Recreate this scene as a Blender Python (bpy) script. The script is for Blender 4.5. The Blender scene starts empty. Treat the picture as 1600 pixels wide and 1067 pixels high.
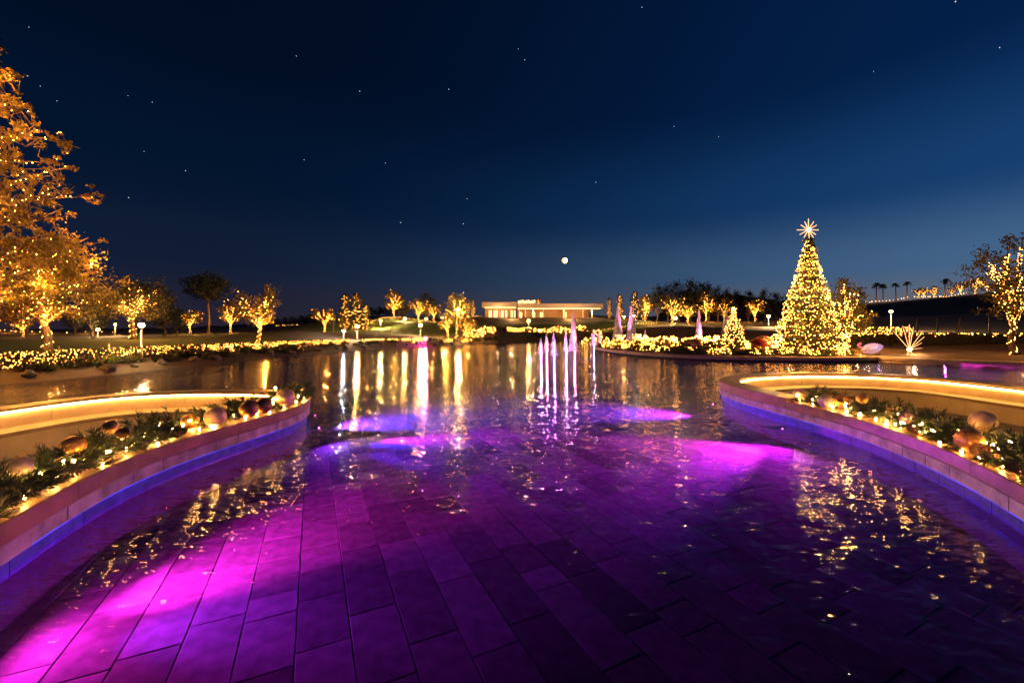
import bpy, math, random
import numpy as np
from mathutils import Vector
from mathutils.geometry import delaunay_2d_cdt

random.seed(7)
RNG = np.random.default_rng(7)
sc = bpy.context.scene
COL = sc.collection
R = math.radians

# ------------------------------------------------------------------ camera
F, H, YH = 643.0, 1.8, 518.0          # focal length in photo pixels, eye height, horizon row
cam_d = bpy.data.cameras.new('camera')
cam = bpy.data.objects.new('camera', cam_d)
COL.objects.link(cam)
cam.location = (0, 0, H)
cam.rotation_euler = (math.pi / 2, 0, 0)
cam_d.sensor_width = 36
cam_d.lens = F / 1600 * 36
cam_d.shift_y = -15.5 / 1600
cam_d.clip_end = 8000
cam_d.clip_start = 0.05
sc.camera = cam


def at(px, py, Y):
    return Vector(((px - 800) / F * Y, Y, H - (py - YH) / F * Y))


def flat(px, py, z=0.0):
    Y = (H - z) * F / (py - YH)
    return Vector(((px - 800) / F * Y, Y, z))


# ------------------------------------------------------------------ world: dusk sky, afterglow to the right
def srgb(*c):
    return tuple(((v / 255) / 12.92 if v / 255 <= 0.04045 else ((v / 255 + 0.055) / 1.055) ** 2.4) for v in c)


world = bpy.data.worlds.new('World')
sc.world = world
world.use_nodes = True
wn, wl = world.node_tree.nodes, world.node_tree.links
bg = wn['Background']


def wmath(op, a, b=None, clamp=False):
    n = wn.new('ShaderNodeMath')
    n.operation = op
    n.use_clamp = clamp
    for i, v in enumerate((a, b)):
        if v is None:
            continue
        if isinstance(v, (int, float)):
            n.inputs[i].default_value = v
        else:
            wl.new(v, n.inputs[i])
    return n.outputs[0]


def wramp(fac, stops):
    n = wn.new('ShaderNodeValToRGB')
    e = n.color_ramp.elements
    n.color_ramp.interpolation = 'EASE'
    while len(e) < len(stops):
        e.new(0.5)
    for el, (p, c) in zip(e, stops):
        el.position = p
        el.color = (*srgb(*c), 1)
    wl.new(fac, n.inputs[0])
    return n.outputs[0]


tc = wn.new('ShaderNodeTexCoord')
sx = wn.new('ShaderNodeSeparateXYZ')
wl.new(tc.outputs['Generated'], sx.inputs[0])
hx = wmath('POWER', wmath('ADD', wmath('MULTIPLY', sx.outputs[0], sx.outputs[0]), wmath('MULTIPLY', sx.outputs[1], sx.outputs[1])), 0.5)
az = wmath('DIVIDE', sx.outputs[0], wmath('MAXIMUM', hx, 0.05))
tt = wmath('POWER', wmath('MULTIPLY', wmath('ADD', az, 0.61), 1 / 1.39, True), 1.75)
elev = wmath('MAXIMUM', sx.outputs[2], 0.0)
left = wramp(elev, [(0, (40, 33, 44)), (.06, (31, 32, 50)), (.15, (16, 29, 53)), (.32, (3, 20, 45)), (.54, (1, 13, 34)), (1, (0, 7, 22))])
right = wramp(elev, [(0, (124, 110, 106)), (.05, (100, 106, 120)), (.12, (68, 101, 138)), (.26, (22, 63, 112)), (.46, (4, 32, 73)), (1, (0, 11, 34))])
mx = wn.new('ShaderNodeMix')
mx.data_type = 'RGBA'
wl.new(tt, mx.inputs['Factor'])
wl.new(left, mx.inputs[6])
wl.new(right, mx.inputs[7])
wl.new(mx.outputs[2], bg.inputs[0])
bg.inputs[1].default_value = 1.0

# faint moonlight, from where the moon hangs over the far shore
sun_d = bpy.data.lights.new('moonlight', 'SUN')
sun_d.energy = 0.012
sun_d.angle = R(0.5)
sun_d.color = (1, .9, .75)
sun = bpy.data.objects.new('moonlight', sun_d)
COL.objects.link(sun)
sun.rotation_euler = (at(882, 407, 100) - Vector((0, 0, H))).to_track_quat('Z', 'Y').to_euler()

sc.view_settings.view_transform = 'Standard'
sc.view_settings.look = 'None'
sc.view_settings.exposure = 0
sc.view_settings.gamma = 1
sc.view_settings.use_curve_mapping = False
cy = sc.cycles
cy.use_denoising = True
cy.use_light_tree = True
cy.max_bounces = 4
cy.diffuse_bounces = 1
cy.use_adaptive_sampling = True
cy.adaptive_threshold = .03
cy.glossy_bounces = 2
cy.transmission_bounces = 3
cy.transparent_max_bounces = 6
cy.sample_clamp_indirect = 12
cy.caustics_reflective = False
cy.caustics_refractive = False


# ------------------------------------------------------------------ materials
MATS = {}


def mat(name, col, rough=.6, metal=0.0, var=0.0, scale=6.0, bump=0.0, bscale=30.0, rnd=0.0, spec=.5, col2=None, trans=0.0, coat=0.0):
    """Principled with noise-driven colour wear, optional per-object variation and fine relief."""
    if name in MATS:
        return MATS[name]
    m = bpy.data.materials.new(name)
    m.use_nodes = True
    nt = m.node_tree
    n, l = nt.nodes, nt.links
    p = n['Principled BSDF']
    p.inputs['Roughness'].default_value = rough
    p.inputs['Metallic'].default_value = metal
    p.inputs['Specular IOR Level'].default_value = spec
    p.inputs['Coat Weight'].default_value = coat
    g = n.new('ShaderNodeTexCoord')
    nz = n.new('ShaderNodeTexNoise')
    nz.inputs['Scale'].default_value = scale
    nz.inputs['Detail'].default_value = 5
    l.new(g.outputs['Object'], nz.inputs['Vector'])
    mix = n.new('ShaderNodeMix')
    mix.data_type = 'RGBA'
    c2 = col2 if col2 else tuple(max(0, c * (1 - var)) for c in col)
    mix.inputs[6].default_value = (*c2, 1)
    mix.inputs[7].default_value = (*(col if col2 else tuple(c * (1 + var * .6) for c in col)), 1)
    cr = n.new('ShaderNodeMapRange')
    cr.inputs[1].default_value = .3
    cr.inputs[2].default_value = .7
    l.new(nz.outputs[0], cr.inputs[0])
    l.new(cr.outputs[0], mix.inputs['Factor'])
    out = mix.outputs[2]
    if rnd:
        oi = n.new('ShaderNodeObjectInfo')
        mr = n.new('ShaderNodeMapRange')
        mr.inputs[3].default_value = 1 - rnd
        mr.inputs[4].default_value = 1 + rnd
        l.new(oi.outputs['Random'], mr.inputs[0])
        vm = n.new('ShaderNodeVectorMath')
        vm.operation = 'SCALE'
        l.new(out, vm.inputs[0])
        l.new(mr.outputs[0], vm.inputs['Scale'])
        out = vm.outputs[0]
    l.new(out, p.inputs['Base Color'])
    if bump:
        nb = n.new('ShaderNodeTexNoise')
        nb.inputs['Scale'].default_value = bscale
        nb.inputs['Detail'].default_value = 4
        l.new(g.outputs['Object'], nb.inputs['Vector'])
        b = n.new('ShaderNodeBump')
        b.inputs['Strength'].default_value = bump
        b.inputs['Distance'].default_value = .02
        l.new(nb.outputs[0], b.inputs['Height'])
        l.new(b.outputs[0], p.inputs['Normal'])
    if trans:
        tr = n.new('ShaderNodeBsdfTranslucent')
        l.new(out, tr.inputs[0])
        ms = n.new('ShaderNodeMixShader')
        ms.inputs[0].default_value = trans
        l.new(p.outputs[0], ms.inputs[1])
        l.new(tr.outputs[0], ms.inputs[2])
        l.new(ms.outputs[0], n['Material Output'].inputs[0])
    MATS[name] = m
    return m


def glow(name, col, s, sample='AUTO'):
    if name in MATS:
        return MATS[name]
    m = bpy.data.materials.new(name)
    m.use_nodes = True
    n, l = m.node_tree.nodes, m.node_tree.links
    n.remove(n['Principled BSDF'])
    e = n.new('ShaderNodeEmission')
    e.inputs[0].default_value = (*col, 1)
    e.inputs[1].default_value = s
    l.new(e.outputs[0], n['Material Output'].inputs[0])
    m.cycles.emission_sampling = sample
    MATS[name] = m
    return m


WARM = (1.0, .37, .055)
M_bulb_far = glow('fairy_bulb', WARM, 42)
M_bulb_tree = glow('tree_bulb', WARM, 40)
M_bulb_net = glow('net_bulb', WARM, 17)
M_bulb_path = glow('path_bulb', (1, .44, .10), 12)
M_bulb_near = glow('garland_bulb', (1, .45, .10), 260)
M_bulb_big = glow('garland_bulb_bright', (1, .45, .10), 700)
M_lamp = glow('lamp_globe', (1, .38, .06), 170)
M_lamp_white = glow('lamp_globe_white', (.7, .9, 1), 30)
M_led = glow('led_strip', (1, .47, .10), 75)
M_window = glow('lit_window', (1, .55, .2), 2.6)
M_soffit = glow('soffit_strip', (1, .55, .2), 7)
M_star = glow('star_rod', (1, .46, .17), 2.4)
M_starcore = glow('star_core', (1, .6, .3), 14)
M_blueled = glow('blue_led', (.05, .06, 1), 3)
M_magenta = glow('magenta_lens', (1, .12, .9), 60)
M_pinklamp = glow('pink_lamp', (1, .03, .3), 35)
M_sky_star = glow('sky_star', (.85, .9, 1), 1.3, 'NONE')

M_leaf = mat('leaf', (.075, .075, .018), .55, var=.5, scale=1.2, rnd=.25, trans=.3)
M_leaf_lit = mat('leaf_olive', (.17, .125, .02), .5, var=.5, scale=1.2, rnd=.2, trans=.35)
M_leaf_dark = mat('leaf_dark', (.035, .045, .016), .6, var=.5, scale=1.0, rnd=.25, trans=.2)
M_fir = mat('fir_needles', (.05, .065, .02), .6, var=.5, scale=2, trans=.2)
M_sprig = mat('pine_sprig', (.05, .085, .028), .5, var=.5, scale=6, trans=.25)
M_bark = mat('bark', (.13, .085, .05), .85, var=.5, scale=8, bump=.6, bscale=20)
M_lawn = None
M_cap = mat('coping_stone', (.33, .19, .10), .42, var=.42, scale=4.0, bump=.2, bscale=40, rnd=.08, spec=.4)
M_stone = mat('wall_stone', (.46, .42, .35), .6, var=.5, scale=5, bump=.3, bscale=25, rnd=.18)
M_tileblue = mat('waterline_tile', (.10, .11, .50), .3, var=.3, scale=9, bump=.1, bscale=20, rnd=.12)
M_render = mat('inner_render', (.62, .5, .36), .7, var=.18, scale=3, bump=.06, bscale=60)
M_seat = mat('seat_stone', (.34, .24, .15), .5, var=.2, scale=4, bump=.1, bscale=40)
M_core = mat('wall_core', (.03, .028, .03), .9, var=.3)
M_tile = mat('pool_tile', (.15, .135, .14), .85, spec=.08, var=.36, scale=8, bump=.06, bscale=14, rnd=.4)
M_grout = mat('pool_grout', (.022, .02, .024), .95, var=.3)
M_metal = mat('dark_metal', (.06, .055, .05), .4, metal=.8, var=.2)
M_post = mat('lamp_post_paint', (.10, .085, .06), .5, var=.2, rnd=.1)
M_wood = mat('stake_wood', (.22, .13, .06), .8, var=.4, scale=12)
M_rock = mat('bank_rock', (.10, .085, .065), .85, var=.45, scale=3, bump=.5, bscale=12, rnd=.2)
M_gold = mat('bauble_gold', (.78, .43, .10), 0.36, metal=0.55, var=.2, scale=9, bump=.04, bscale=30)
M_champ = mat('bauble_champagne', (.80, .58, .33), 0.45, metal=0.3, var=.2, scale=22, bump=.10, bscale=60)
M_silver = mat('bauble_silver', (.62, .52, .40), 0.42, metal=0.35, var=.3, scale=26, bump=.15, bscale=70)
M_bronze = mat('bauble_bronze', (.42, .24, .10), 0.32, metal=0.6, var=.25, scale=7)
M_mirror = mat('bauble_mirror', (.85, .45, .11), .2, metal=.6, var=.3, scale=16, bump=.5, bscale=24)
M_mauve = mat('bauble_mauve', (.42, .28, .34), 0.3, metal=0.5, var=.2)
M_cone = mat('pinecone', (.16, .08, .035), .7, var=.4, scale=10)
M_bronzeleaf = mat('bronze_leaf', (.38, .2, .07), .35, metal=.5, var=.4, scale=8, trans=0)
M_redleaf = mat('red_leaf', (.22, .025, .02), .5, var=.4, scale=8)
M_red = mat('ornament_red', (.16, .014, .01), .3, var=.3, scale=3, coat=.3)
M_goldband = mat('ornament_gold', (.7, .36, .06), .3, metal=.8, var=.3)
M_lilac = mat('figure_lilac', (.7, .64, .74), .5, var=.1, trans=.5)
M_white = mat('white_render', (.72, .64, .55), .7, var=.08, scale=2)
M_brownwall = mat('timber_cladding', (.42, .25, .13), .6, var=.3, scale=6)
M_conc = mat('terrace_paving', (.4, .34, .28), .55, var=.2, scale=1.5, bump=.1, bscale=12)
M_slab = mat('island_slab', (.34, .27, .2), .6, var=.25, scale=2.5, bump=.15, bscale=14, rnd=.12)
M_soil = mat('bed_soil', (.05, .035, .022), .95, var=.4, scale=3, bump=.5, bscale=8)
M_spray = mat('fountain_spray', (.85, .82, .85), .5, var=.05, trans=.5)
M_hill = mat('far_hill', (.03, .035, .045), .95, var=.2, scale=.01)


def mist_material():
    m = bpy.data.materials.new('fountain_mist')
    m.use_nodes = True
    n, l = m.node_tree.nodes, m.node_tree.links
    n.remove(n['Principled BSDF'])
    g = n.new('ShaderNodeTexCoord')
    mp = n.new('ShaderNodeMapping')
    mp.inputs['Scale'].default_value = (9, 9, 1.6)
    l.new(g.outputs['Object'], mp.inputs[0])
    nz = n.new('ShaderNodeTexNoise')
    nz.inputs['Scale'].default_value = 1.5
    nz.inputs['Detail'].default_value = 5
    l.new(mp.outputs[0], nz.inputs['Vector'])
    mr = n.new('ShaderNodeMapRange')
    mr.inputs[1].default_value = .35
    mr.inputs[2].default_value = .75
    mr.inputs[3].default_value = .12
    mr.inputs[4].default_value = .8
    l.new(nz.outputs[0], mr.inputs[0])
    d, t, tr = n.new('ShaderNodeBsdfDiffuse'), n.new('ShaderNodeBsdfTranslucent'), n.new('ShaderNodeBsdfTransparent')
    d.inputs[0].default_value = t.inputs[0].default_value = (.85, .85, .88, 1)
    a, b = n.new('ShaderNodeMixShader'), n.new('ShaderNodeMixShader')
    l.new(d.outputs[0], a.inputs[1])
    l.new(t.outputs[0], a.inputs[2])
    l.new(mr.outputs[0], b.inputs[0])
    l.new(tr.outputs[0], b.inputs[1])
    l.new(a.outputs[0], b.inputs[2])
    l.new(b.outputs[0], n['Material Output'].inputs[0])
    return m


M_mist = mist_material()


def ground_material():
    m = bpy.data.materials.new('ground_cover')
    m.use_nodes = True
    n, l = m.node_tree.nodes, m.node_tree.links
    p = n['Principled BSDF']
    p.inputs['Roughness'].default_value = .9
    at_ = n.new('ShaderNodeAttribute')
    at_.attribute_name = 'lawn'
    g = n.new('ShaderNodeTexCoord')
    n1 = n.new('ShaderNodeTexNoise')
    n1.inputs['Scale'].default_value = .35
    n1.inputs['Detail'].default_value = 8
    n2 = n.new('ShaderNodeTexNoise')
    n2.inputs['Scale'].default_value = 5
    n2.inputs['Detail'].default_value = 6
    for q in (n1, n2):
        l.new(g.outputs['Object'], q.inputs['Vector'])

    def mixc(f, a, b):
        x = n.new('ShaderNodeMix')
        x.data_type = 'RGBA'
        l.new(f, x.inputs['Factor'])
        x.inputs[6].default_value = (*a, 1)
        x.inputs[7].default_value = (*b, 1)
        return x.outputs[2]
    green = mixc(n2.outputs[0], (.05, .10, .012), (.13, .20, .03))
    brown = mixc(n1.outputs[0], (.035, .022, .012), (.12, .075, .04))
    x = n.new('ShaderNodeMix')
    x.data_type = 'RGBA'
    l.new(at_.outputs['Fac'], x.inputs['Factor'])
    l.new(brown, x.inputs[6])
    l.new(green, x.inputs[7])
    l.new(x.outputs[2], p.inputs['Base Color'])
    b = n.new('ShaderNodeBump')
    b.inputs['Strength'].default_value = .5
    b.inputs['Distance'].default_value = .05
    l.new(n2.outputs[0], b.inputs['Height'])
    l.new(b.outputs[0], p.inputs['Normal'])
    return m


def water_material():
    m = bpy.data.materials.new('rippled_water')
    m.use_nodes = True
    n, l = m.node_tree.nodes, m.node_tree.links
    n.remove(n['Principled BSDF'])
    g = n.new('ShaderNodeNewGeometry')
    acc = None
    for scale, k, ax in ((1.1, .05, (1, 1, 1)), (5.0, .24, (.6, 1.3, 1)), (19.0, .74, (.5, 1.5, 1))):
        mp = n.new('ShaderNodeMapping')
        mp.inputs['Scale'].default_value = ax
        l.new(g.outputs['Position'], mp.inputs[0])
        nz = n.new('ShaderNodeTexNoise')
        nz.inputs['Scale'].default_value = scale
        nz.inputs['Detail'].default_value = 2
        l.new(mp.outputs[0], nz.inputs['Vector'])
        s = n.new('ShaderNodeVectorMath')
        s.operation = 'SUBTRACT'
        s.inputs[1].default_value = (.5, .5, .5)
        l.new(nz.outputs['Color'], s.inputs[0])
        t = n.new('ShaderNodeVectorMath')
        t.operation = 'MULTIPLY'
        t.inputs[1].default_value = (k * .36, k, 0)
        l.new(s.outputs[0], t.inputs[0])
        if acc is None:
            acc = t.outputs[0]
        else:
            a = n.new('ShaderNodeVectorMath')
            l.new(acc, a.inputs[0])
            l.new(t.outputs[0], a.inputs[1])
            acc = a.outputs[0]
    a = n.new('ShaderNodeVectorMath')
    l.new(acc, a.inputs[0])
    a.inputs[1].default_value = (0, 0, 1)
    nn = n.new('ShaderNodeVectorMath')
    nn.operation = 'NORMALIZE'
    l.new(a.outputs[0], nn.inputs[0])
    fr = n.new('ShaderNodeFresnel')
    fr.inputs[0].default_value = 1.33
    l.new(nn.outputs[0], fr.inputs['Normal'])
    gl = n.new('ShaderNodeBsdfGlossy')
    gl.inputs['Roughness'].default_value = .065
    l.new(nn.outputs[0], gl.inputs['Normal'])
    tr = n.new('ShaderNodeBsdfTransparent')
    tr.inputs[0].default_value = (.70, .72, .84, 1)
    ms = n.new('ShaderNodeMixShader')
    l.new(fr.outputs[0], ms.inputs[0])
    l.new(tr.outputs[0], ms.inputs[1])
    l.new(gl.outputs[0], ms.inputs[2])
    l.new(ms.outputs[0], n['Material Output'].inputs[0])
    return m


# ------------------------------------------------------------------ mesh builder
OCTA_V = np.array([(1, 0, 0), (-1, 0, 0), (0, 1, 0), (0, -1, 0), (0, 0, 1), (0, 0, -1)], float)
OCTA_F = np.array([(0, 2, 4), (2, 1, 4), (1, 3, 4), (3, 0, 4), (2, 0, 5), (1, 2, 5), (3, 1, 5), (0, 3, 5)])


def ico():
    t = (1 + 5 ** .5) / 2
    v = np.array([(-1, t, 0), (1, t, 0), (-1, -t, 0), (1, -t, 0), (0, -1, t), (0, 1, t), (0, -1, -t), (0, 1, -t), (t, 0, -1), (t, 0, 1), (-t, 0, -1), (-t, 0, 1)], float)
    v /= np.linalg.norm(v[0])
    f = np.array([(0, 11, 5), (0, 5, 1), (0, 1, 7), (0, 7, 10), (0, 10, 11), (1, 5, 9), (5, 11, 4), (11, 10, 2), (10, 7, 6), (7, 1, 8), (3, 9, 4), (3, 4, 2), (3, 2, 6), (3, 6, 8), (3, 8, 9), (4, 9, 5), (2, 4, 11), (6, 2, 10), (8, 6, 7), (9, 8, 1)])
    return v, f


ICO_V, ICO_F = ico()


def unit(v):
    v = np.asarray(v, float)
    return v / np.maximum(np.linalg.norm(v, axis=-1, keepdims=True), 1e-9)


class MB:
    def __init__(s):
        s.v, s.f, s.n = [], [], 0

    def add(s, v, f):
        v = np.asarray(v, float).reshape(-1, 3)
        f = np.asarray(f, int)
        s.v.append(v)
        s.f.append(f + s.n)
        s.n += len(v)
        return s

    def box(s, c, size, rz=0.0):
        x, y, z = (q / 2 for q in size)
        v = np.array([(-x, -y, -z), (x, -y, -z), (x, y, -z), (-x, y, -z), (-x, -y, z), (x, -y, z), (x, y, z), (-x, y, z)])
        if rz:
            k, q = math.cos(rz), math.sin(rz)
            v = np.stack([v[:, 0] * k - v[:, 1] * q, v[:, 0] * q + v[:, 1] * k, v[:, 2]], 1)
        return s.add(v + np.array(c), [(0, 3, 2, 1), (4, 5, 6, 7), (0, 1, 5, 4), (1, 2, 6, 5), (2, 3, 7, 6), (3, 0, 4, 7)])

    def balls(s, c, r, hi=False):
        c = np.asarray(c, float).reshape(-1, 3)
        if not len(c):
            return s
        bv, bf = (ICO_V, ICO_F) if hi else (OCTA_V, OCTA_F)
        r = np.broadcast_to(np.asarray(r, float), (len(c),))
        v = c[:, None, :] + bv[None] * r[:, None, None]
        f = bf[None] + (np.arange(len(c)) * len(bv))[:, None, None]
        return s.add(v, f.reshape(-1, 3))

    def tube(s, pts, rad, n=6, cap=True):
        p = np.asarray(pts, float)
        k = len(p)
        rad = np.broadcast_to(np.asarray(rad, float), (k,))
        t = np.gradient(p, axis=0)
        t = unit(t)
        ref = np.where(np.abs(t[:, 2:3]) > .9, np.array([[1., 0, 0]]), np.array([[0, 0, 1.]]))
        ref = np.broadcast_to(ref[k // 2], (k, 3)) if k > 2 else np.broadcast_to(ref[0], (k, 3))
        u = unit(np.cross(t, ref))
        w = np.cross(t, u)
        a = np.arange(n) * 2 * math.pi / n
        ring = u[:, None] * np.cos(a)[None, :, None] + w[:, None] * np.sin(a)[None, :, None]
        v = p[:, None] + ring * rad[:, None, None]
        i = np.arange(k - 1)[:, None] * n
        j = np.arange(n)[None]
        j2 = (j + 1) % n
        f = np.stack([i + j, i + j2, i + n + j2, i + n + j], -1).reshape(-1, 4)
        b = s.n
        s.add(v, f)
        if cap:
            s.f.append(np.array([[b + q for q in range(n)][::-1]]))
            s.f.append(np.array([[b + (k - 1) * n + q for q in range(n)]]))
        return s

    def lathe(s, prof, n=16, c=(0, 0, 0)):
        p = np.array(prof, float)
        a = np.arange(n) * 2 * math.pi / n
        v = np.stack([p[:, 0, None] * np.cos(a), p[:, 0, None] * np.sin(a), np.repeat(p[:, 1, None], n, 1)], -1) + np.array(c)
        i = np.arange(len(p) - 1)[:, None] * n
        j = np.arange(n)[None]
        j2 = (j + 1) % n
        return s.add(v, np.stack([i + j, i + j2, i + n + j2, i + n + j], -1).reshape(-1, 4))

    def leaves(s, c, size, asp=.55, up=None, droop=None):
        """rhombic leaves at c, random frames (or along `up`)"""
        c = np.asarray(c, float).reshape(-1, 3)
        n = len(c)
        if not n:
            return s
        d = unit(RNG.normal(size=(n, 3)) + (0 if up is None else up))
        e = unit(np.cross(d, RNG.normal(size=(n, 3))))
        L = size * RNG.uniform(.6, 1.35, (n, 1))
        W = L * asp * .5
        nrm = np.cross(d, e)
        v = np.stack([c - d * L * .5, c + e * W + nrm * L * .08, c + d * L * .5, c - e * W + nrm * L * .08], 1)
        return s.add(v, np.arange(n * 4).reshape(-1, 4))

    def mesh(s, name, smooth=False):
        me = bpy.data.meshes.new(name)
        if not s.v:
            return me
        v = np.concatenate(s.v)
        loops = np.concatenate([f.ravel() for f in s.f])
        tot = np.concatenate([np.full(len(f), f.shape[1]) for f in s.f])
        st = np.concatenate([[0], np.cumsum(tot)[:-1]])
        me.vertices.add(len(v))
        me.vertices.foreach_set('co', v.ravel().astype(np.float32))
        me.loops.add(len(loops))
        me.loops.foreach_set('vertex_index', loops.astype(np.int32))
        me.polygons.add(len(tot))
        me.polygons.foreach_set('loop_start', st.astype(np.int32))
        me.polygons.foreach_set('loop_total', tot.astype(np.int32))
        me.polygons.foreach_set('use_smooth', np.full(len(tot), bool(smooth)))
        me.update(calc_edges=True)
        me.validate()
        return me

    def build(s, name, m, parent=None, smooth=False, loc=None, kind=None):
        me = s.mesh(name, smooth)
        me.materials.append(m)
        return link(name, me, parent, loc, kind)


def link(name, me, parent=None, loc=None, kind=None):
    o = bpy.data.objects.new(name, me)
    COL.objects.link(o)
    if parent is not None:
        o.parent = parent
    if loc is not None:
        o.location = loc
    if kind:
        o['kind'] = kind
    return o


def tag(o, label, cat, group=None):
    o['label'] = label
    o['category'] = cat
    if group:
        o['group'] = group
    return o


def thing(name, label, cat, loc=(0, 0, 0), rz=0.0, group=None):
    o = bpy.data.objects.new(name, None)
    COL.objects.link(o)
    o.location = loc
    o.rotation_euler = (0, 0, rz)
    o.empty_display_size = .2
    return tag(o, label, cat, group)


def dup(root, loc, rz=0.0, scale=1.0, label=None, cat=None, group=None):
    r = root.copy()
    COL.objects.link(r)
    r.location = loc
    r.rotation_euler = (0, 0, rz)
    r.scale = scale if hasattr(scale, '__len__') else (scale,) * 3
    if label:
        r['label'] = label
    if cat:
        r['category'] = cat
    if group:
        r['group'] = group
    for ch in list(root.children):
        c = ch.copy()
        COL.objects.link(c)
        c.parent = r
        for g in list(ch.children):
            d = g.copy()
            COL.objects.link(d)
            d.parent = c
    return r


def lamp(parent, kind, energy, col, loc, rad=.05, direction=None, cone=None, blend=.5):
    d = bpy.data.lights.new('light', kind)
    d.energy = energy
    d.color = col
    d.shadow_soft_size = rad
    o = bpy.data.objects.new('light', d)
    COL.objects.link(o)
    o.parent = parent
    o.location = loc
    if direction is not None:
        o.rotation_euler = Vector(direction).to_track_quat('-Z', 'Y').to_euler()
    if kind == 'SPOT':
        d.spot_size = R(cone)
        d.spot_blend = blend
    return o


# ------------------------------------------------------------------ splines
def catmull(pts, step=.05):
    p = np.array(pts, float)
    p = np.vstack([2 * p[0] - p[1], p, 2 * p[-1] - p[-2]])
    out = []
    for i in range(1, len(p) - 2):
        a, b, c, d = p[i - 1:i + 3]
        k = max(4, int(np.linalg.norm(c - b) / step))
        t = np.linspace(0, 1, k, endpoint=False)[:, None]
        out.append(.5 * (2 * b + (c - a) * t + (2 * a - 5 * b + 4 * c - d) * t * t + (3 * b - a - 3 * c + d) * t ** 3))
    out = np.vstack(out + [p[-2:-1]])
    return out


class Curve2:
    """arc-length parametrised plan curve; inward normal on side `sgn`"""

    def __init__(s, pts, sgn, smooth=6):
        q = catmull(pts)
        for _ in range(smooth * 6):
            q[1:-1] = .25 * q[:-2] + .5 * q[1:-1] + .25 * q[2:]
        d = np.concatenate([[0], np.cumsum(np.linalg.norm(np.diff(q, axis=0), axis=1))])
        s.L = d[-1]
        s.q, s.d, s.sgn = q, d, sgn
        t = unit(np.gradient(q, axis=0))
        s.nrm = np.stack([-t[:, 1], t[:, 0]], 1) * sgn

    def at(s, a, o=0.0):
        a = np.asarray(a, float)
        x = np.interp(a, s.d, s.q[:, 0])
        y = np.interp(a, s.d, s.q[:, 1])
        nx = np.interp(a, s.d, s.nrm[:, 0])
        ny = np.interp(a, s.d, s.nrm[:, 1])
        return np.stack([x + nx * o, y + ny * o], -1)

    def nearest(s, x, y):
        return s.d[np.argmin((s.q[:, 0] - x) ** 2 + (s.q[:, 1] - y) ** 2)]


def sweep(mb, cv, a0, a1, prof, step=.12):
    """sweep a closed (offset, z) polygon along cv from a0 to a1, capped"""
    k = max(2, int((a1 - a0) / step) + 1)
    a = np.linspace(a0, a1, k)
    rings = []
    for o, z in prof:
        xy = cv.at(a, o)
        rings.append(np.concatenate([xy, np.full((k, 1), z)], 1))
    v = np.stack(rings, 1)
    n = len(prof)
    i = np.arange(k - 1)[:, None] * n
    j = np.arange(n)[None]
    j2 = (j + 1) % n
    b = mb.n
    mb.add(v, np.stack([i + j, i + j2, i + n + j2, i + n + j], -1).reshape(-1, 4))
    mb.f.append(np.array([[b + q for q in range(n)][::-1]]))
    mb.f.append(np.array([[b + (k - 1) * n + q for q in range(n)]]))
    return mb


def bev(o0, o1, z0, z1, b=.008):
    return [(o0 + b, z0), (o1 - b, z0), (o1, z0 + b), (o1, z1 - b), (o1 - b, z1), (o0 + b, z1), (o0, z1 - b), (o0, z0 + b)]


# ------------------------------------------------------------------ plan of the lake, seating bays, terrain
LAKE = np.array([(-30, -12), (-19, 2), (-17.8, 10), (-17.2, 14.1), (-16.7, 18), (-16.4, 24), (-16.2, 30), (-15.4, 36), (-13.6, 41), (-9.4, 49.5), (-5, 57), (0, 66), (8, 74), (20, 76),
                 (30, 62), (30, 40), (22.5, 30), (21.9, 26), (21.9, 22.9), (24.6, 19.4), (28, 15), (32, 8), (36, -12)], float)


def sdist(P, poly):
    """signed distance, negative inside"""
    P = np.asarray(P, float)
    a = poly
    b = np.roll(poly, -1, 0)
    best = np.full(len(P), 1e9)
    inside = np.zeros(len(P), bool)
    for p, q in zip(a, b):
        e = q - p
        t = np.clip(((P - p) @ e) / (e @ e), 0, 1)
        best = np.minimum(best, np.linalg.norm(P - p - t[:, None] * e, axis=1))
        cr = ((p[1] > P[:, 1]) != (q[1] > P[:, 1])) & (P[:, 0] < (q[0] - p[0]) * (P[:, 1] - p[1]) / (q[1] - p[1] + 1e-12) + p[0])
        inside ^= cr
    return np.where(inside, -best, best)


# control points: photo pixel of the ground, distance
CTRL_PX = [(0, 548, 24), (73, 550, 19), (150, 541, 28), (250, 538, 32), (35, 527, 40), (145, 528, 45), (212, 530, 38), (262, 525, 50), (297, 522, 55), (325, 522, 60), (360, 520, 60),
           (403, 537, 34), (475, 516, 44), (440, 520, 46), (430, 512, 120), (507, 520, 60), (545, 519, 65), (520, 533, 42), (590, 515, 62), (560, 503, 85), (615, 497, 85), (655, 503, 82), (690, 503, 78), (640, 525, 62), (715, 528, 58),
           (760, 520, 75), (826, 524, 86), (850, 506, 100), (752, 496, 115), (850, 496, 118), (940, 496, 118), (980, 500, 105), (740, 494, 122), (930, 522, 88), (1000, 505, 95), (1060, 508, 85), (1100, 503, 100), (1180, 503, 95),
           (1250, 508, 80), (1330, 510, 70), (1390, 517, 55), (1470, 519, 44), (1560, 521, 40), (1640, 522, 40), (1500, 492, 95), (1420, 496, 95), (1350, 474, 150), (1450, 466, 150), (1530, 460, 150), (1620, 453, 150), (1200, 488, 150),
           (1700, 446, 150), (1600, 488, 95), (1100, 490, 150), (900, 493, 150), (600, 494, 150), (400, 513, 150), (200, 516, 150), (0, 517, 120), (-200, 518, 60), (1800, 500, 60)]
CTRL = [tuple(at(*c)) for c in CTRL_PX]
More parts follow.
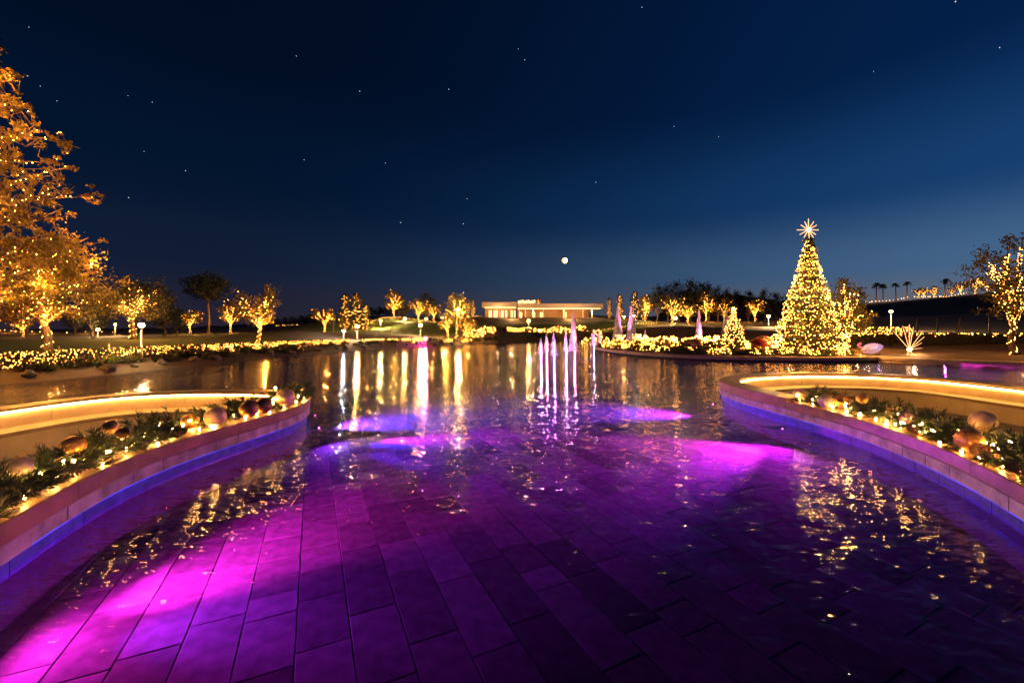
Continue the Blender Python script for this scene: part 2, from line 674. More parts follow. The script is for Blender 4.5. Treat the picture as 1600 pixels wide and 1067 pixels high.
CTRL += [(-26, 12, .6), (-30, 0, .6), (34, 22, .4), (40, 12, .4), (40, 0, .4), (0, -40, .5), (-300, 300, 2), (0, 350, 3), (300, 300, 8), (400, 200, 10), (0, 900, 2), (-900, 900, 2), (900, 900, 4), (-600, 100, 2), (600, 50, 6),
         (0, 4000, 0), (3000, 3000, 0), (-3000, 3000, 0), (-3000, 0, 0), (3000, 0, 0)]
CTRL = np.array(CTRL)


def base_h(P):
    P = np.asarray(P, float)
    d2 = ((P[:, None, 0] - CTRL[None, :, 0]) ** 2 + (P[:, None, 1] - CTRL[None, :, 1]) ** 2) + 6.0
    w = d2 ** -1.7
    return (w * CTRL[None, :, 2]).sum(1) / w.sum(1)


def ground_h(P):
    P = np.asarray(P, float).reshape(-1, 2)
    out = np.empty(len(P))
    for i in range(0, len(P), 4000):
        q = P[i:i + 4000]
        sd = sdist(q, LAKE)
        b = base_h(q)
        t = np.clip(sd / 3.0, 0, 1)
        land = .16 + (b - .16) * t * t * (3 - 2 * t)
        s = np.clip((sd + .7) / 1.0, 0, 1)
        out[i:i + 4000] = -.46 + (land + .46) * s * s * (3 - 2 * s)
    return out


def gz(x, y):
    return float(ground_h([(x, y)])[0])


def axis(lo, hi, step, far, k=22):
    mid = np.arange(lo, hi + step / 2, step)
    g = np.geomspace(step, far - hi, k)
    g2 = np.geomspace(step, far + lo if far + lo > step else step * 2, k)
    return np.concatenate([(lo - g2)[::-1], mid, hi + g])


gx = axis(-62, 62, 1.0, 3500)
gy = np.concatenate([[-3000, -900, -300, -100, -50, -30], np.arange(-16, 130, 1.15), 130 + np.geomspace(2, 3800, 30)])
GX, GY = np.meshgrid(gx, gy)
PP = np.stack([GX.ravel(), GY.ravel()], 1)
GZ = ground_h(PP)
nx_, ny_ = len(gx), len(gy)
ii = (np.arange(ny_ - 1)[:, None] * nx_ + np.arange(nx_ - 1)[None]).ravel()
mb = MB()
mb.add(np.column_stack([PP, GZ]), np.stack([ii, ii + 1, ii + nx_ + 1, ii + nx_], 1))
M_lawn = ground_material()
ground = mb.build('ground', M_lawn, smooth=True, kind='structure')
# lawn / bare-earth mask
lawn = np.zeros(len(PP))
for (px, py, Y, r) in [(20, 545, 26, 9), (150, 540, 30, 9), (250, 537, 33, 6), (560, 512, 70, 10), (600, 515, 66, 10), (620, 505, 76, 11), (560, 503, 84, 8), (660, 515, 68, 8), (700, 515, 76, 9), (760, 515, 82, 10), (820, 515, 90, 11), (880, 514, 94, 11), (940, 514, 94, 11), (1000, 511, 92, 10), (1060, 509, 86, 7), (350, 521, 58, 5)]:
    c = at(px, py, Y)
    d = np.hypot(PP[:, 0] - c.x, PP[:, 1] - c.y) / r
    lawn = np.maximum(lawn, np.clip(1.6 - d, 0, 1))
attr = ground.data.attributes.new('lawn', 'FLOAT', 'POINT')
attr.data.foreach_set('value', lawn.astype(np.float32))

LEFT = Curve2([(-2.5, -.6), (-2.9, .8), (-3.3, 2.0), (-3.62, 2.9), (-3.9, 3.6), (-4.1, 4.3), (-4.17, 5.0), (-4.1, 5.8), (-3.97, 6.6), (-3.9, 7.4), (-4.05, 8.2), (-4.4, 8.85), (-5.0, 9.32), (-5.87, 9.6), (-7.0, 9.62), (-8.0, 9.38), (-8.7, 8.86),
               (-9.1, 8.07), (-9.25, 7.2), (-9.4, 6), (-9.4, 4), (-9.2, 2), (-8.6, 0)], 1)
RIGHT = Curve2([(3.0, .2), (3.5, 1.4), (3.98, 2.5), (4.46, 3.55), (4.76, 4.15), (5.0, 4.75), (5.22, 5.5), (5.38, 6.4), (5.42, 7.2), (5.38, 8.0), (5.33, 8.8), (5.3, 9.6), (5.42, 10.6), (5.75, 11.4), (6.35, 12.1), (7.3, 12.75), (8.8, 13.25), (10.1, 13.25),
                (11.3, 12.85), (12.15, 12.0), (12.4, 11.0), (12.4, 9.75), (12.4, 8), (12.2, 6), (11.8, 4), (11.2, 2)], -1)


def outline(cv, o):
    return [Vector((float(x), float(y))) for x, y in cv.at(np.linspace(0, cv.L, 90), o)]


HOLES = [outline(LEFT, .15), outline(RIGHT, .15)]


def holed_sheet(name, rect, z, m, kind='structure'):
    """flat sheet over rect with the two seating bays cut out"""
    x0, y0, x1, y1 = rect
    vs = [Vector((x0, y0)), Vector((x1, y0)), Vector((x1, y1)), Vector((x0, y1))]
    edges = [(0, 1), (1, 2), (2, 3), (3, 0)]
    for hpoly in HOLES:
        b = len(vs)
        vs += hpoly
        edges += [(b + i, b + (i + 1) % len(hpoly)) for i in range(len(hpoly))]
    v, e, f, *_ = delaunay_2d_cdt(vs, edges, [], 0, 1e-5)
    cen = np.array([[sum(v[i].x for i in t) / 3, sum(v[i].y for i in t) / 3] for t in f])
    keep = np.ones(len(f), bool)
    for hpoly in HOLES:
        keep &= sdist(cen, np.array([tuple(p) for p in hpoly])) > 0
    mb = MB()
    mb.add([(p.x, p.y, z) for p in v], np.array([t for t, k in zip(f, keep) if k]))
    return mb.build(name, m, kind=kind)


water = holed_sheet('water', (-60, -10, 60, 90), 0.0, water_material())
pool_floor = holed_sheet('pool_floor', (-17.5, -3, 25, 28), -.425, M_grout)

# paving of the pool floor: rows along the direction of the joints, each tile an object
U = unit(np.array([-310.0, 643.0]))
V = np.array([U[1], -U[0]])
TW = .36
tile_mesh = {}
for Lt in (.3, .45, .6, .75, .9):
    mb = MB()
    w, h2, b = TW / 2 - .0035, Lt / 2 - .0035, .004
    z0, z1 = -.03, 0
    v = [(-w, -h2, z0), (w, -h2, z0), (w, h2, z0), (-w, h2, z0), (-w, -h2, z1 - b), (w, -h2, z1 - b), (w, h2, z1 - b), (-w, h2, z1 - b), (-w + b, -h2 + b, z1), (w - b, -h2 + b, z1), (w - b, h2 - b, z1), (-w + b, h2 - b, z1)]
    mb.add(v, [(0, 1, 5, 4), (1, 2, 6, 5), (2, 3, 7, 6), (3, 0, 4, 7), (4, 5, 9, 8), (5, 6, 10, 9), (6, 7, 11, 10), (7, 4, 8, 11), (8, 9, 10, 11)])
    me = mb.mesh('tile')
    me.materials.append(M_tile)
    tile_mesh[Lt] = (me, mb)
rz_tile = math.atan2(-V[0] * 0 + U[1], U[0]) - math.pi / 2
hp = [np.array([tuple(p) for p in h]) for h in HOLES]
cand = []
tr = random.Random(3)
for r in range(-90, 90):
    s = -14 + tr.random() * .8
    while s < 36:
        Lt = tr.choices((.3, .45, .6, .75, .9), (1, 3, 5, 3, 2))[0]
        c = U * (s + Lt / 2) + V * ((r + .18) * TW)
        s += Lt
        if -17 < c[0] < 24.5 and -2.5 < c[1] < 27.5:
            cand.append((c[0], c[1], Lt))
cxy = np.array([(a, b) for a, b, _ in cand])
ok = (sdist(cxy, LAKE) < -.8) & (sdist(cxy, hp[0]) > -.12) & (sdist(cxy, hp[1]) > -.12)
tiles = []
for (x, y, Lt), k in zip(cand, ok):
    if not k:
        continue
    inview = y > 1.4 and abs(x) / y < 1.30
    d = math.hypot(x, y)
    size = Lt / (y * y) if inview else 0
    tiles.append((size, x, y, Lt))
tiles.sort(key=lambda t: -t[0])
rest = MB()
kz, sz = math.cos(rz_tile), math.sin(rz_tile)
for i, (size, x, y, Lt) in enumerate(tiles):
    dz = -.40 + tr.uniform(-.0015, .0015)
    if i < 300:
        o = link('tile', tile_mesh[Lt][0], pool_floor, (x, y, dz))
        o.rotation_euler = (0, 0, rz_tile)
    else:
        for vv, ff in zip(tile_mesh[Lt][1].v, tile_mesh[Lt][1].f):
            rest.add(np.stack([vv[:, 0] * kz - vv[:, 1] * sz + x, vv[:, 0] * sz + vv[:, 1] * kz + y, vv[:, 2] + dz], 1), ff)
rest.build('tile_paving', M_tile, pool_floor, kind='stuff')


# ------------------------------------------------------------------ seating bays
def seating_bay(cv, label, ztop, step_s, tip_s, side):
    root = thing('seating_bay', label, 'seating wall')
    g = .004
    # waterline tiles, stone course
    s = 0.0
    rr = random.Random(5 if side == 'l' else 6)
    while s < cv.L - .1:
        L = min(.43, cv.L - s)
        sweep(MB(), cv, s + g, s + L - g, bev(.045 + rr.uniform(0, .004), .2, -.025, .135, .004)).build('waterline_tile', M_tileblue, root)
        s += L
    s = .17
    while s < cv.L - .1:
        L = min(rr.choice((.38, .43, .43, .48)), cv.L - s)
        j = rr.uniform(-.004, .004)
        sweep(MB(), cv, s + g, s + L - g, bev(-.012 + j, .25, .142, .283, .006)).build('stone_block', M_stone, root)
        s += L
    sweep(MB(), cv, .02, cv.L - .02, [(.08, -.42), (.24, -.42), (.24, .30), (.08, .30)]).build('wall_core', M_core, root)
    sweep(MB(), cv, .02, cv.L - .02, [(-.006, .1395), (.008, .1395), (.008, .1415), (-.006, .1415)]).build('blue_light_strip', M_blueled, root)
    # coping stones: L-shaped, thin lip over the inner face
    s = 0.0
    while s < cv.L - .1:
        L = min(1.5, cv.L - s)
        for brk in (step_s, tip_s):
            if brk and s < brk - .05 < s + L + .3:
                L = brk - s
                break
        zt = ztop(s + L / 2)
        o0 = -.045 if (side == 'l' and s + L / 2 < step_s) else -.022
        p = [(o0 + .012, .288), (.235, .288), (.235, zt - .045), (.47, zt - .045), (.48, zt - .035), (.48, zt - .01), (.47, zt), (o0 + .012, zt), (o0, zt - .012), (o0, .30)]
        sweep(MB(), cv, s + .003, s + L - .003, p).build('coping_stone', M_cap, root)
        s += L
    # inner face in panels, light strip under the lip, bench
    s = 0.0
    while s < cv.L - .1:
        L = min(2.6, cv.L - s)
        sweep(MB(), cv, s + g, s + L - g, bev(.26, .43, .08, .403, .004)).build('inner_panel', M_render, root)
        sweep(MB(), cv, s + .001, s + L - .001, bev(.40, .95, .05, .12, .01)).build('bench_seat', M_seat, root)
        sweep(MB(), cv, s + g, s + L - g, bev(.5, .9, -.34, .05, .004)).build('bench_front', M_render, root)
        s += L
    sweep(MB(), cv, .05, cv.L - .05, [(.432, .375), (.452, .375), (.452, .400), (.432, .400)]).build('light_strip', M_led, root)
    q = cv.at(np.linspace(0, cv.L, 80), .6)
    mb = MB()
    mb.add(np.column_stack([q, np.full(len(q), -.33)]), np.array([list(range(len(q)))]))
    mb.build('bay_floor', M_conc, root)
    return root


l_step = LEFT.nearest(-4.14, 4.6)
r_step = RIGHT.nearest(5.38, 8.05)
bay_l = seating_bay(LEFT, 'curved stone seating wall with lit inner bench, on the side of the big golden tree', lambda s: .458 if s < l_step else .45, l_step, None, 'l')
bay_r = seating_bay(RIGHT, 'curved stone seating wall with lit inner bench, on the side of the christmas tree', lambda s: .45 if s < r_step else .497, r_step, None, 'r')


# ------------------------------------------------------------------ underwater spotlights
def water_spot(loc, aim, energy, col, cone, label, blend=1.0, extra=None, shield_len=.34):
    t = thing('underwater_spotlight', label, 'spotlight', loc)
    d = unit(np.array(aim) - np.array(loc))
    mb = MB()
    mb.tube([tuple(-d * .12), tuple(-d * .08), tuple(-d * .04), tuple(-d * .03)], [.018, .026, .028, .026], 12)
    mb.build('housing', M_metal, t, True)
    mb = MB()
    mb.tube([tuple(-d * .029), tuple(-d * .024)], [.022, .017], 12)
    mb.build('lens', M_magenta, t)
    u = unit(np.array([d[0], d[1], 0]))
    w = np.array([-u[1], u[0], 0])
    vz = np.array([0, 0, .018])
    pts_ = [-u * .08 + w * .07, -u * .08 - w * .07, u * shield_len - w * shield_len * .5, u * shield_len + w * shield_len * .5]
    mb = MB()
    mb.add([q + vz for q in pts_] + [q + vz + np.array([0, 0, .008]) for q in pts_], [(3, 2, 1, 0), (4, 5, 6, 7), (0, 1, 5, 4), (1, 2, 6, 5), (2, 3, 7, 6), (3, 0, 4, 7)])
    mb.build('added_light_shield', M_metal, t)  # plate added to block the lamp's light rising out of the water
    lamp(t, 'SPOT', energy, col, tuple(d * .02), .015, d, cone, blend)
    for (e2, c2, aim2, cone2) in (extra or []):
        d2 = unit(np.array(aim2) - np.array(loc))
        lamp(t, 'SPOT', e2, c2, tuple(d * .02 + d2 * .012), .02, d2, cone2, 1.0)
    return t


MAG = (1.0, .02, .72)
VIO = (.32, .02, 1.0)
BLU = (.04, .03, 1.0)
water_spot((-3.72, 8.0, -.06), (1.2, 9.0, -.34), 10000, (.85, .01, .95), 34, 'magenta spotlight at the tip of the bay under the big golden tree', extra=[(5500, BLU, (4.0, 8.2, -.30), 44), (240, VIO, (1.5, 5.5, -.6), 160), (3500, (.12, .02, 1.0), (1.6, 5.4, -.16), 32)])
water_spot((-4.35, 9.15, -.06), (2.0, 14.0, -.20), 3000, VIO, 90, 'violet spotlight behind the tip of the bay under the big golden tree', extra=[(8000, BLU, (4.0, 13.0, -.15), 70)])
water_spot((5.10, 10.5, -.05), (-2.0, 13.5, -.20), 3200, (.85, .01, .9), 80, 'magenta spotlight behind the tip of the bay facing the christmas tree', extra=[(8000, (.12, .02, 1.0), (-2.0, 12.5, -.15), 70)])
water_spot((5.16, 7.9, -.05), (1.0, 7.0, -.36), 6000, MAG, 74, 'glaring magenta spotlight on the wall of the bay facing the christmas tree', extra=[(420, (.8, .01, .95), (1.5, 4.6, -.7), 165), (3000, (.16, .02, 1.0), (-.4, 4.6, -.16), 40)])
water_spot((-3.45, 2.74, -.05), (-1.85, 5.2, -.30), 3300, MAG, 62, 'magenta spotlight low on the near end of the wall, cut by the picture edge', extra=[(260, MAG, (-1.2, 4.0, -.5), 172), (900, VIO, (1.5, 4.4, -.24), 60)], shield_len=.03)


# ------------------------------------------------------------------ garlands, baubles, pine cones
def sprig_mesh(seed, n=46, L=.26):
    r = np.random.default_rng(seed)
    mb = MB()
    t = np.linspace(0, 1, 6)
    pts = np.stack([t * L, .03 * np.sin(t * 2 + seed), .10 * L * t ** 2], 1)
    mb.tube(pts, np.linspace(.004, .0015, 6), 4)
    k = r.uniform(.12, 1, n)
    base = np.stack([np.interp(k, t, pts[:, i]) for i in range(3)], 1)
    a = r.uniform(0, 2 * math.pi, n)
    d = unit(np.stack([np.full(n, .75) + .5 * k, np.cos(a), np.sin(a) * .8 + .15], 1))
    ln = .075 * r.uniform(.7, 1.2, (n, 1))
    w = unit(np.cross(d, r.normal(size=(n, 3)))) * .0045
    tip = base + d * ln
    v = np.stack([base - w, base + w, tip + w * .4, tip - w * .4], 1)
    mb.add(v, np.arange(n * 4).reshape(-1, 4))
    return mb


SPRIGS = [sprig_mesh(i) for i in range(6)]


def put(dst, src, loc, d, scale=1.0, roll=0.0):
    """append a copy of src with its x axis along d"""
    d = unit(np.array(d, float))
    u = unit(np.cross((0, 0, 1), d)) if abs(d[2]) < .95 else np.array([0, 1., 0])
    w = np.cross(d, u)
    c, s_ = math.cos(roll), math.sin(roll)
    u, w = u * c + w * s_, w * c - u * s_
    M = np.stack([d, u, w], 0) * scale
    b = dst.n
    for v in src.v:
        dst.v.append(v @ M + np.array(loc))
    for f in src.f:
        dst.f.append(f + b)
    dst.n += src.n


def pinecone_mesh():
    mb = MB()
    mb.lathe([(0, -.05), (.02, -.045), (.03, -.01), (.022, .04), (0, .06)], 8)
    for i in range(60):
        z = -.045 + i / 60 * .1
        r = .038 * math.sin(min(1, (z + .06) / .07) * 1.5) * (1 - max(0, z) * 6)
        a = i * 2.4
        c = np.array([math.cos(a) * r, math.sin(a) * r, z])
        o = np.array([math.cos(a), math.sin(a), .5])
        o = o / np.linalg.norm(o)
        t = np.array([-math.sin(a), math.cos(a), 0]) * .011
        up = np.cross(o, unit(t)) * .003
        mb.add([c - t * .6, c + t * .6, c + o * .018 + t, c + o * .018 - t, c - t * .5 + up * 2, c + t * .5 + up * 2], [(0, 1, 2, 3), (3, 2, 5, 4)])
    me = mb.mesh('pinecone')
    me.materials.append(M_cone)
    return me


def ovate_mesh(name, m, L=.12, W=.055):
    t = np.linspace(0, 1, 7)
    w = W * np.sin(math.pi * t ** .8)
    v = []
    for a, b in zip(t, w):
        z = .03 * math.sin(a * 3)
        v += [(a * L, -b / 1, z + b * .35), (a * L, 0, z), (a * L, b / 1, z + b * .35)]
    f = []
    for i in range(6):
        f += [(i * 3, i * 3 + 3, i * 3 + 4, i * 3 + 1), (i * 3 + 1, i * 3 + 4, i * 3 + 5, i * 3 + 2)]
    mb = MB()
    mb.add(v, f)
    me = mb.mesh(name, True)
    me.materials.append(m)
    return me


ME_CONE = pinecone_mesh()
ME_LEAFB = ovate_mesh('bronze_leaf', M_bronzeleaf)
ME_LEAFR = ovate_mesh('red_leaf', M_redleaf, .1, .04)
mb = MB()
mb.balls([(0, 0, 0)], .0135, True)
mb.tube([(0, 0, -.012), (0, 0, -.028)], [.007, .006], 6)
ME_BULB = mb.mesh('bulb')
ME_BULB.materials.append(M_bulb_near)
mb = MB()
mb.balls([(0, 0, 0)], .02, True)
ME_BULBBIG = mb.mesh('bulb')
ME_BULBBIG.materials.append(M_bulb_big)


def garland(cv, a0, a1, label, ztop, bulbs_px, n=230, seed=1, width=.13):
    r = random.Random(seed)
    root = thing('garland', label, 'garland')
    mb = MB()
    for i in range(n):
        a = a0 + (a1 - a0) * (i + r.random()) / n
        o = .22 + r.gauss(0, .075)
        o = min(.42, max(.13, o))
        h = ztop(a) + .02 + max(0, .13 * (1 - ((o - .21) / .2) ** 2)) * r.random()
        p = cv.at(a, o)
        d3 = (r.gauss(0, 1), r.gauss(0, 1), abs(r.gauss(.35, .45)))
        if d3[2] < .1 and h < ztop(a) + .05:
            h += .03
        pt, dd = np.array([p[0], p[1], h]), unit(np.array(d3))
        bad = False
        for (qx, qy, qz, qr) in BALLS:          # sprigs part round the baubles, and do not veil their faces
            c = np.array([qx, qy, qz])
            for t_ in (0, .08, .16, .25):
                w = pt + dd * t_
                toc = unit(np.array([0, 0, H]) - c)
                v_ = w - c
                al = float(v_ @ toc)
                if np.linalg.norm(v_) < qr * 1.1 or (al > 0 and np.linalg.norm(v_ - al * toc) < qr * 1.05 and al < .8):
                    bad = True
        if bad:
            continue
        put(mb, SPRIGS[i % 6], (p[0], p[1], h), d3, r.uniform(.75, 1.15), r.uniform(0, 6))
    mb.build('pine_foliage', M_sprig, root)
    a = np.linspace(a0, a1, 160)
    xy = cv.at(a, .2) + np.stack([.04 * np.sin(a * 9), .04 * np.cos(a * 11)], 1)
    mb = MB()
    mb.tube(np.column_stack([xy, np.array([ztop(q) for q in a]) + .07 + .03 * np.sin(a * 13)]), .006, 5)
    mb.build('wire', M_metal, root)
    for i in range(14):
        a = r.uniform(a0, a1)
        p = cv.at(a, .2 + r.uniform(-.1, .1))
        o = link('leaf', ME_LEAFB if r.random() < .6 else ME_LEAFR, root, (p[0], p[1], ztop(a) + r.uniform(.08, .17)))
        o.rotation_euler = (r.uniform(-.5, .5), r.uniform(-1, .1), r.uniform(0, 6.28))
        o.scale = (1.2,) * 3
    for i in range(5):
        a = r.uniform(a0, a1)
        p = cv.at(a, .1 + r.uniform(-.02, .05))
        o = link('pinecone', ME_CONE, root, (p[0], p[1], ztop(a) + .075))
        o.rotation_euler = (1.2, r.uniform(-.4, .4), r.uniform(0, 6.28))
        o.scale = (1.5,) * 3
    for i in range(46):
        a = a0 + (a1 - a0) * (i + r.random()) / 46
        p = cv.at(a, .15 + r.uniform(-.11, .15))
        o = link('bulb', ME_BULB, root, (p[0], p[1], ztop(a) + r.uniform(.08, .19)))
        o.rotation_euler = (r.uniform(-1, 1), r.uniform(-1, 1), 0)
    for i in range(18):
        a = a0 + (a1 - a0) * (i + r.random()) / 18
        p = cv.at(a, r.uniform(.03, .10))
        o = link('bulb', ME_BULB, root, (p[0], p[1], ztop(a) + r.uniform(.02, .07)))
    for px, py, dz in bulbs_px:
        best = None
        for zz_ in np.arange(.475, .66, .01):        # where this ray of sight passes over the coping
            q = flat(px, py, zz_)
            a = cv.nearest(q.x, q.y)
            o = float(np.dot(np.array([q.x, q.y]) - cv.at(a), (cv.at(a, 1.0) - cv.at(a))))
            if .02 < o < .42:
                best = q
                break
        if best is not None:
            link('bulb', ME_BULBBIG, root, best)
    return root


zl = lambda s: .458 if s < l_step else .45
zr = lambda s: .45 if s < r_step else .497
BALLS = []


def on_coping(px, py, lift, lo, hi):
    """point seen at px, py that lies over the coping, between offsets lo and hi, at height lift above its top"""
    best = None
    for cv, zf in ((LEFT, zl), (RIGHT, zr)):
        for k in range(60):
            z = .44 + .005 * k
            q = flat(px, py, z)
            a = cv.nearest(q.x, q.y)
            o = float(np.dot(np.array([q.x, q.y]) - cv.at(a), (cv.at(a, 1.0) - cv.at(a))))
            err = abs(z - zf(a) - lift(q.y)) + 4 * max(0, lo - o, o - hi)
            if best is None or err < best[0]:
                best = (err, q)
    return best[1]



def bauble(px, py, d_px, m, zc, label):
    """a hanging-ball ornament resting on the coping: ball with cap and ring"""
    p = on_coping(px, py, lambda Y: d_px / 2 / F * Y * .95 + .025, .06, .30)
    rad = d_px / 2 / F * p.y / (1 + ((px - 800) / F) ** 2) ** .2
    BALLS.append((p.x, p.y, p.z, rad))
    t = thing('bauble', label, 'bauble', p, group='baubles laid in the garlands')
    mb = MB()
    n = 14
    mb.lathe([(rad * math.sin(math.pi * i / n), -rad * math.cos(math.pi * i / n)) for i in range(n + 1)], 28)
    b = mb.build('ball', m, t, True)
    mb = MB()
    mb.lathe([(0, rad * .97), (rad * .16, rad * .96), (rad * .16, rad * 1.1), (rad * .12, rad * 1.13), (0, rad * 1.14)], 12)
    a = np.linspace(0, 2 * math.pi, 14)
    mb.tube(np.stack([rad * .09 * np.cos(a), 0 * a, rad * 1.2 + rad * .09 * np.sin(a)], 1), rad * .015, 5)
    mb.build('hanger_cap', M_goldband, t, True)
    rr = random.Random(px)
    t.rotation_euler = (rr.uniform(-.9, .9), rr.uniform(-.9, .9), rr.uniform(0, 6))


bauble(33, 728, 37, M_silver, .57, 'frosted silver bauble nearest the picture edge under the big golden tree')
bauble(114, 697, 37, M_gold, .59, 'satin gold bauble above the bright bulb, between silver baubles')
bauble(172, 667, 24, M_bronze, .62, 'small bronze bauble tucked behind the red leaves')
bauble(194, 677, 25, M_silver, .57, 'small silver bauble right beside a small bronze one')
bauble(297, 658, 26, M_gold, .58, 'small gold bauble covered in fairy lights, mid garland')
bauble(336, 651, 33, M_champ, .58, 'champagne bauble on the low coping beyond the step')
bauble(389, 639, 29, M_bronze, .57, 'bronze bauble touching a second bronze one, the one nearer the camera')
bauble(412, 634, 27, M_bronze, .58, 'bronze bauble touching a second bronze one, the one nearer the tip')
bauble(446, 621, 29, M_champ, .60, 'champagne bauble at the very tip of the garland')
bauble(1250, 616, 20, M_champ, .56, 'small champagne bauble at the far end of the garland, by the coping step')
bauble(1290, 627, 23, M_silver, .55, 'silver bauble beside a gold one of equal size')
bauble(1315, 626, 23, M_gold, .57, 'gold bauble beside a silver one of equal size')
bauble(1347, 623, 17, M_gold, .60, 'little gold bauble half sunk in fir behind the others')
bauble(1416, 653, 22, M_mauve, .59, 'shiny mauve bauble in the middle of the garland')
bauble(1536, 659, 39, M_champ, .68, 'large pale champagne bauble perched high on the garland')
bauble(1514, 687, 41, M_mirror, .57, 'large mirror gold bauble below the pale champagne one')
bauble(1546, 705, 20, M_mirror, .53, 'small crinkled gold bauble beside the brightest bulb')


garland(LEFT, LEFT.nearest(-3.3, 2.0), LEFT.nearest(-4.15, 8.45), 'fir garland with fairy lights on the wall under the big golden tree', zl,
        [(13, 766, .02), (75, 738, .02), (116, 726, .02), (231, 706, .02), (335, 667, .02), (157, 696, .04), (249, 663, .06), (366, 646, .06), (270, 668, .05), (300, 661, .05), (95, 665, .12), (153, 664, .10), (430, 606, .22), (457, 607, .2), (80, 692, .06)], n=980, seed=11)
garland(RIGHT, RIGHT.nearest(4.0, 2.6), RIGHT.nearest(5.4, 7.85), 'fir garland with fairy lights on the wall facing the christmas tree', zr,
        [(1427, 678, .02), (1565, 718, .025), (1244, 621, .03), (1323, 645, .02), (1375, 643, .05), (1450, 655, .10), (1505, 662, .1), (1560, 672, .1), (1345, 644, .05), (1385, 658, .03), (1405, 647, .05), (1580, 690, .08), (1251, 614, .08)], n=880, seed=12)



# ------------------------------------------------------------------ trees
ORD = ['first', 'second', 'third', 'fourth', 'fifth', 'sixth', 'seventh', 'eighth', 'ninth', 'tenth']


def prof_fn(pts):
    z, r = zip(*pts)
    return lambda q: np.interp(q, z, r)


def make_tree(seed, h, th, r0, prof, nlimb, nsub, nleaf, leaf, clump, leader=False, wrap=0, net=0, bulb=.03, limb_wrap=True, asp=.55, twig=True, fork_spread=.5, sub=(.2, .55)):
    """trunk + limbs, leafy crown and wound fairy lights for one tree, all round the origin"""
    r = np.random.default_rng(seed)
    P = prof_fn(prof)
    z0, z1 = prof[0][0] * h, prof[-1][0] * h
    tr_, cr, li = MB(), MB(), []
    lean = r.normal(size=2) * .02 * h
    top = h * .96 if leader else th
    t = np.linspace(0, 1, 9)
    trunk = np.stack([lean[0] * t + .01 * h * np.sin(t * 5 + seed), lean[1] * t + .01 * h * np.cos(t * 4 + seed), t * top], 1)
    trunk -= np.array([trunk[0, 0], trunk[0, 1], 0])
    rad = r0 * (1 - (.85 if leader else .3) * t) + r0 * .5 * np.exp(-t * 14)
    tr_.tube(trunk, rad, 8)
    clumps = []
    limbs = []
    for i in range(nlimb):
        f = (i + r.uniform(.2, .8)) / nlimb
        zt = z0 + (z1 - z0) * (f if leader else (.25 + .75 * r.random()))
        a = i * 2.4 + r.uniform(-.4, .4)
        rr = P(zt / h) * r.uniform(.6, .95)
        tgt = np.array([math.cos(a) * rr, math.sin(a) * rr, zt])
        if leader:
            zs = max(th, zt - .45 * rr)
        else:
            zs = th * r.uniform(.82, 1.0)
        st = np.array([np.interp(zs, trunk[:, 2], trunk[:, 0]), np.interp(zs, trunk[:, 2], trunk[:, 1]), zs])
        u = np.linspace(0, 1, 7)[:, None]
        mid = st + (tgt - st) * np.array([fork_spread, fork_spread, .62]) + r.normal(size=3) * .03 * h * np.array([1, 1, .3])
        path = (1 - u) ** 2 * st + 2 * u * (1 - u) * mid + u * u * tgt
        lr = r0 * (.55 if not leader else .22) * (1 - .8 * u[:, 0])
        tr_.tube(path, np.maximum(lr, .008), 5)
        limbs.append((path, lr))
        clumps.append(tgt)
        for k in range(nsub):
            q = r.uniform(.3, 1)
            b = np.array([np.interp(q, u[:, 0], path[:, c]) for c in range(3)])
            d = unit(r.normal(size=3) + np.array([math.cos(a), math.sin(a), .5]) * .7)
            e = b + d * P(b[2] / h) * r.uniform(*sub)
            pr = P(np.clip(e[2] / h, prof[0][0], prof[-1][0]))
            er = math.hypot(e[0], e[1])
            if er > pr * 1.05 and er > 0:
                e[:2] *= pr * 1.02 / er
            e[2] = min(max(e[2], z0), z1 * 1.02)
            if twig:
                tr_.tube([b, (b + e) / 2 + r.normal(size=3) * .02 * h, e], [max(.006, r0 * .12), max(.005, r0 * .08), .004], 4, False)
            clumps.append(e)
            if limb_wrap == 2:
                limbs.append((np.stack([b, (b + e) / 2, e]), np.array([r0 * .12] * 3)))
    clumps = np.array(clumps)
    per = max(1, nleaf // len(clumps))
    idx = np.repeat(np.arange(len(clumps)), per)
    sig = clump * r.uniform(.6, 1.3, len(clumps))
    c = clumps[idx] + np.clip(r.normal(size=(len(idx), 3)), -2, 2) * sig[idx][:, None] * np.array([1, 1, .75])
    c = c[c[:, 2] > z0 * .8]
    cr.leaves(c, leaf, asp)
    if wrap:
        n = int(top / wrap) if not leader else int(th / wrap)
        for i in range(n):
            z = (i + .5) * wrap
            a = z * 9 / max(.2, h * .12) + r.uniform(-.6, .6)
            q = np.interp(z, trunk[:, 2], rad) + bulb
            li.append((np.interp(z, trunk[:, 2], trunk[:, 0]) + math.cos(a) * q, np.interp(z, trunk[:, 2], trunk[:, 1]) + math.sin(a) * q, z))
        if limb_wrap:
            for path, lr in limbs:
                Ls = np.linalg.norm(path[-1] - path[0])
                m = max(2, int(Ls * .85 / wrap))
                for q in np.linspace(0, .85, m):
                    b = np.array([np.interp(q, np.linspace(0, 1, len(path)), path[:, k]) for k in range(3)])
                    li.append(b + unit(r.normal(size=3)) * (bulb + lr[0] * .8))
    if net:
        k = r.integers(0, len(clumps), net)
        li += list(clumps[k] + r.normal(size=(net, 3)) * clump * .8)
    lm = MB()
    if li:
        lm.balls(np.array(li), bulb)
    return tr_, cr, lm if li else None


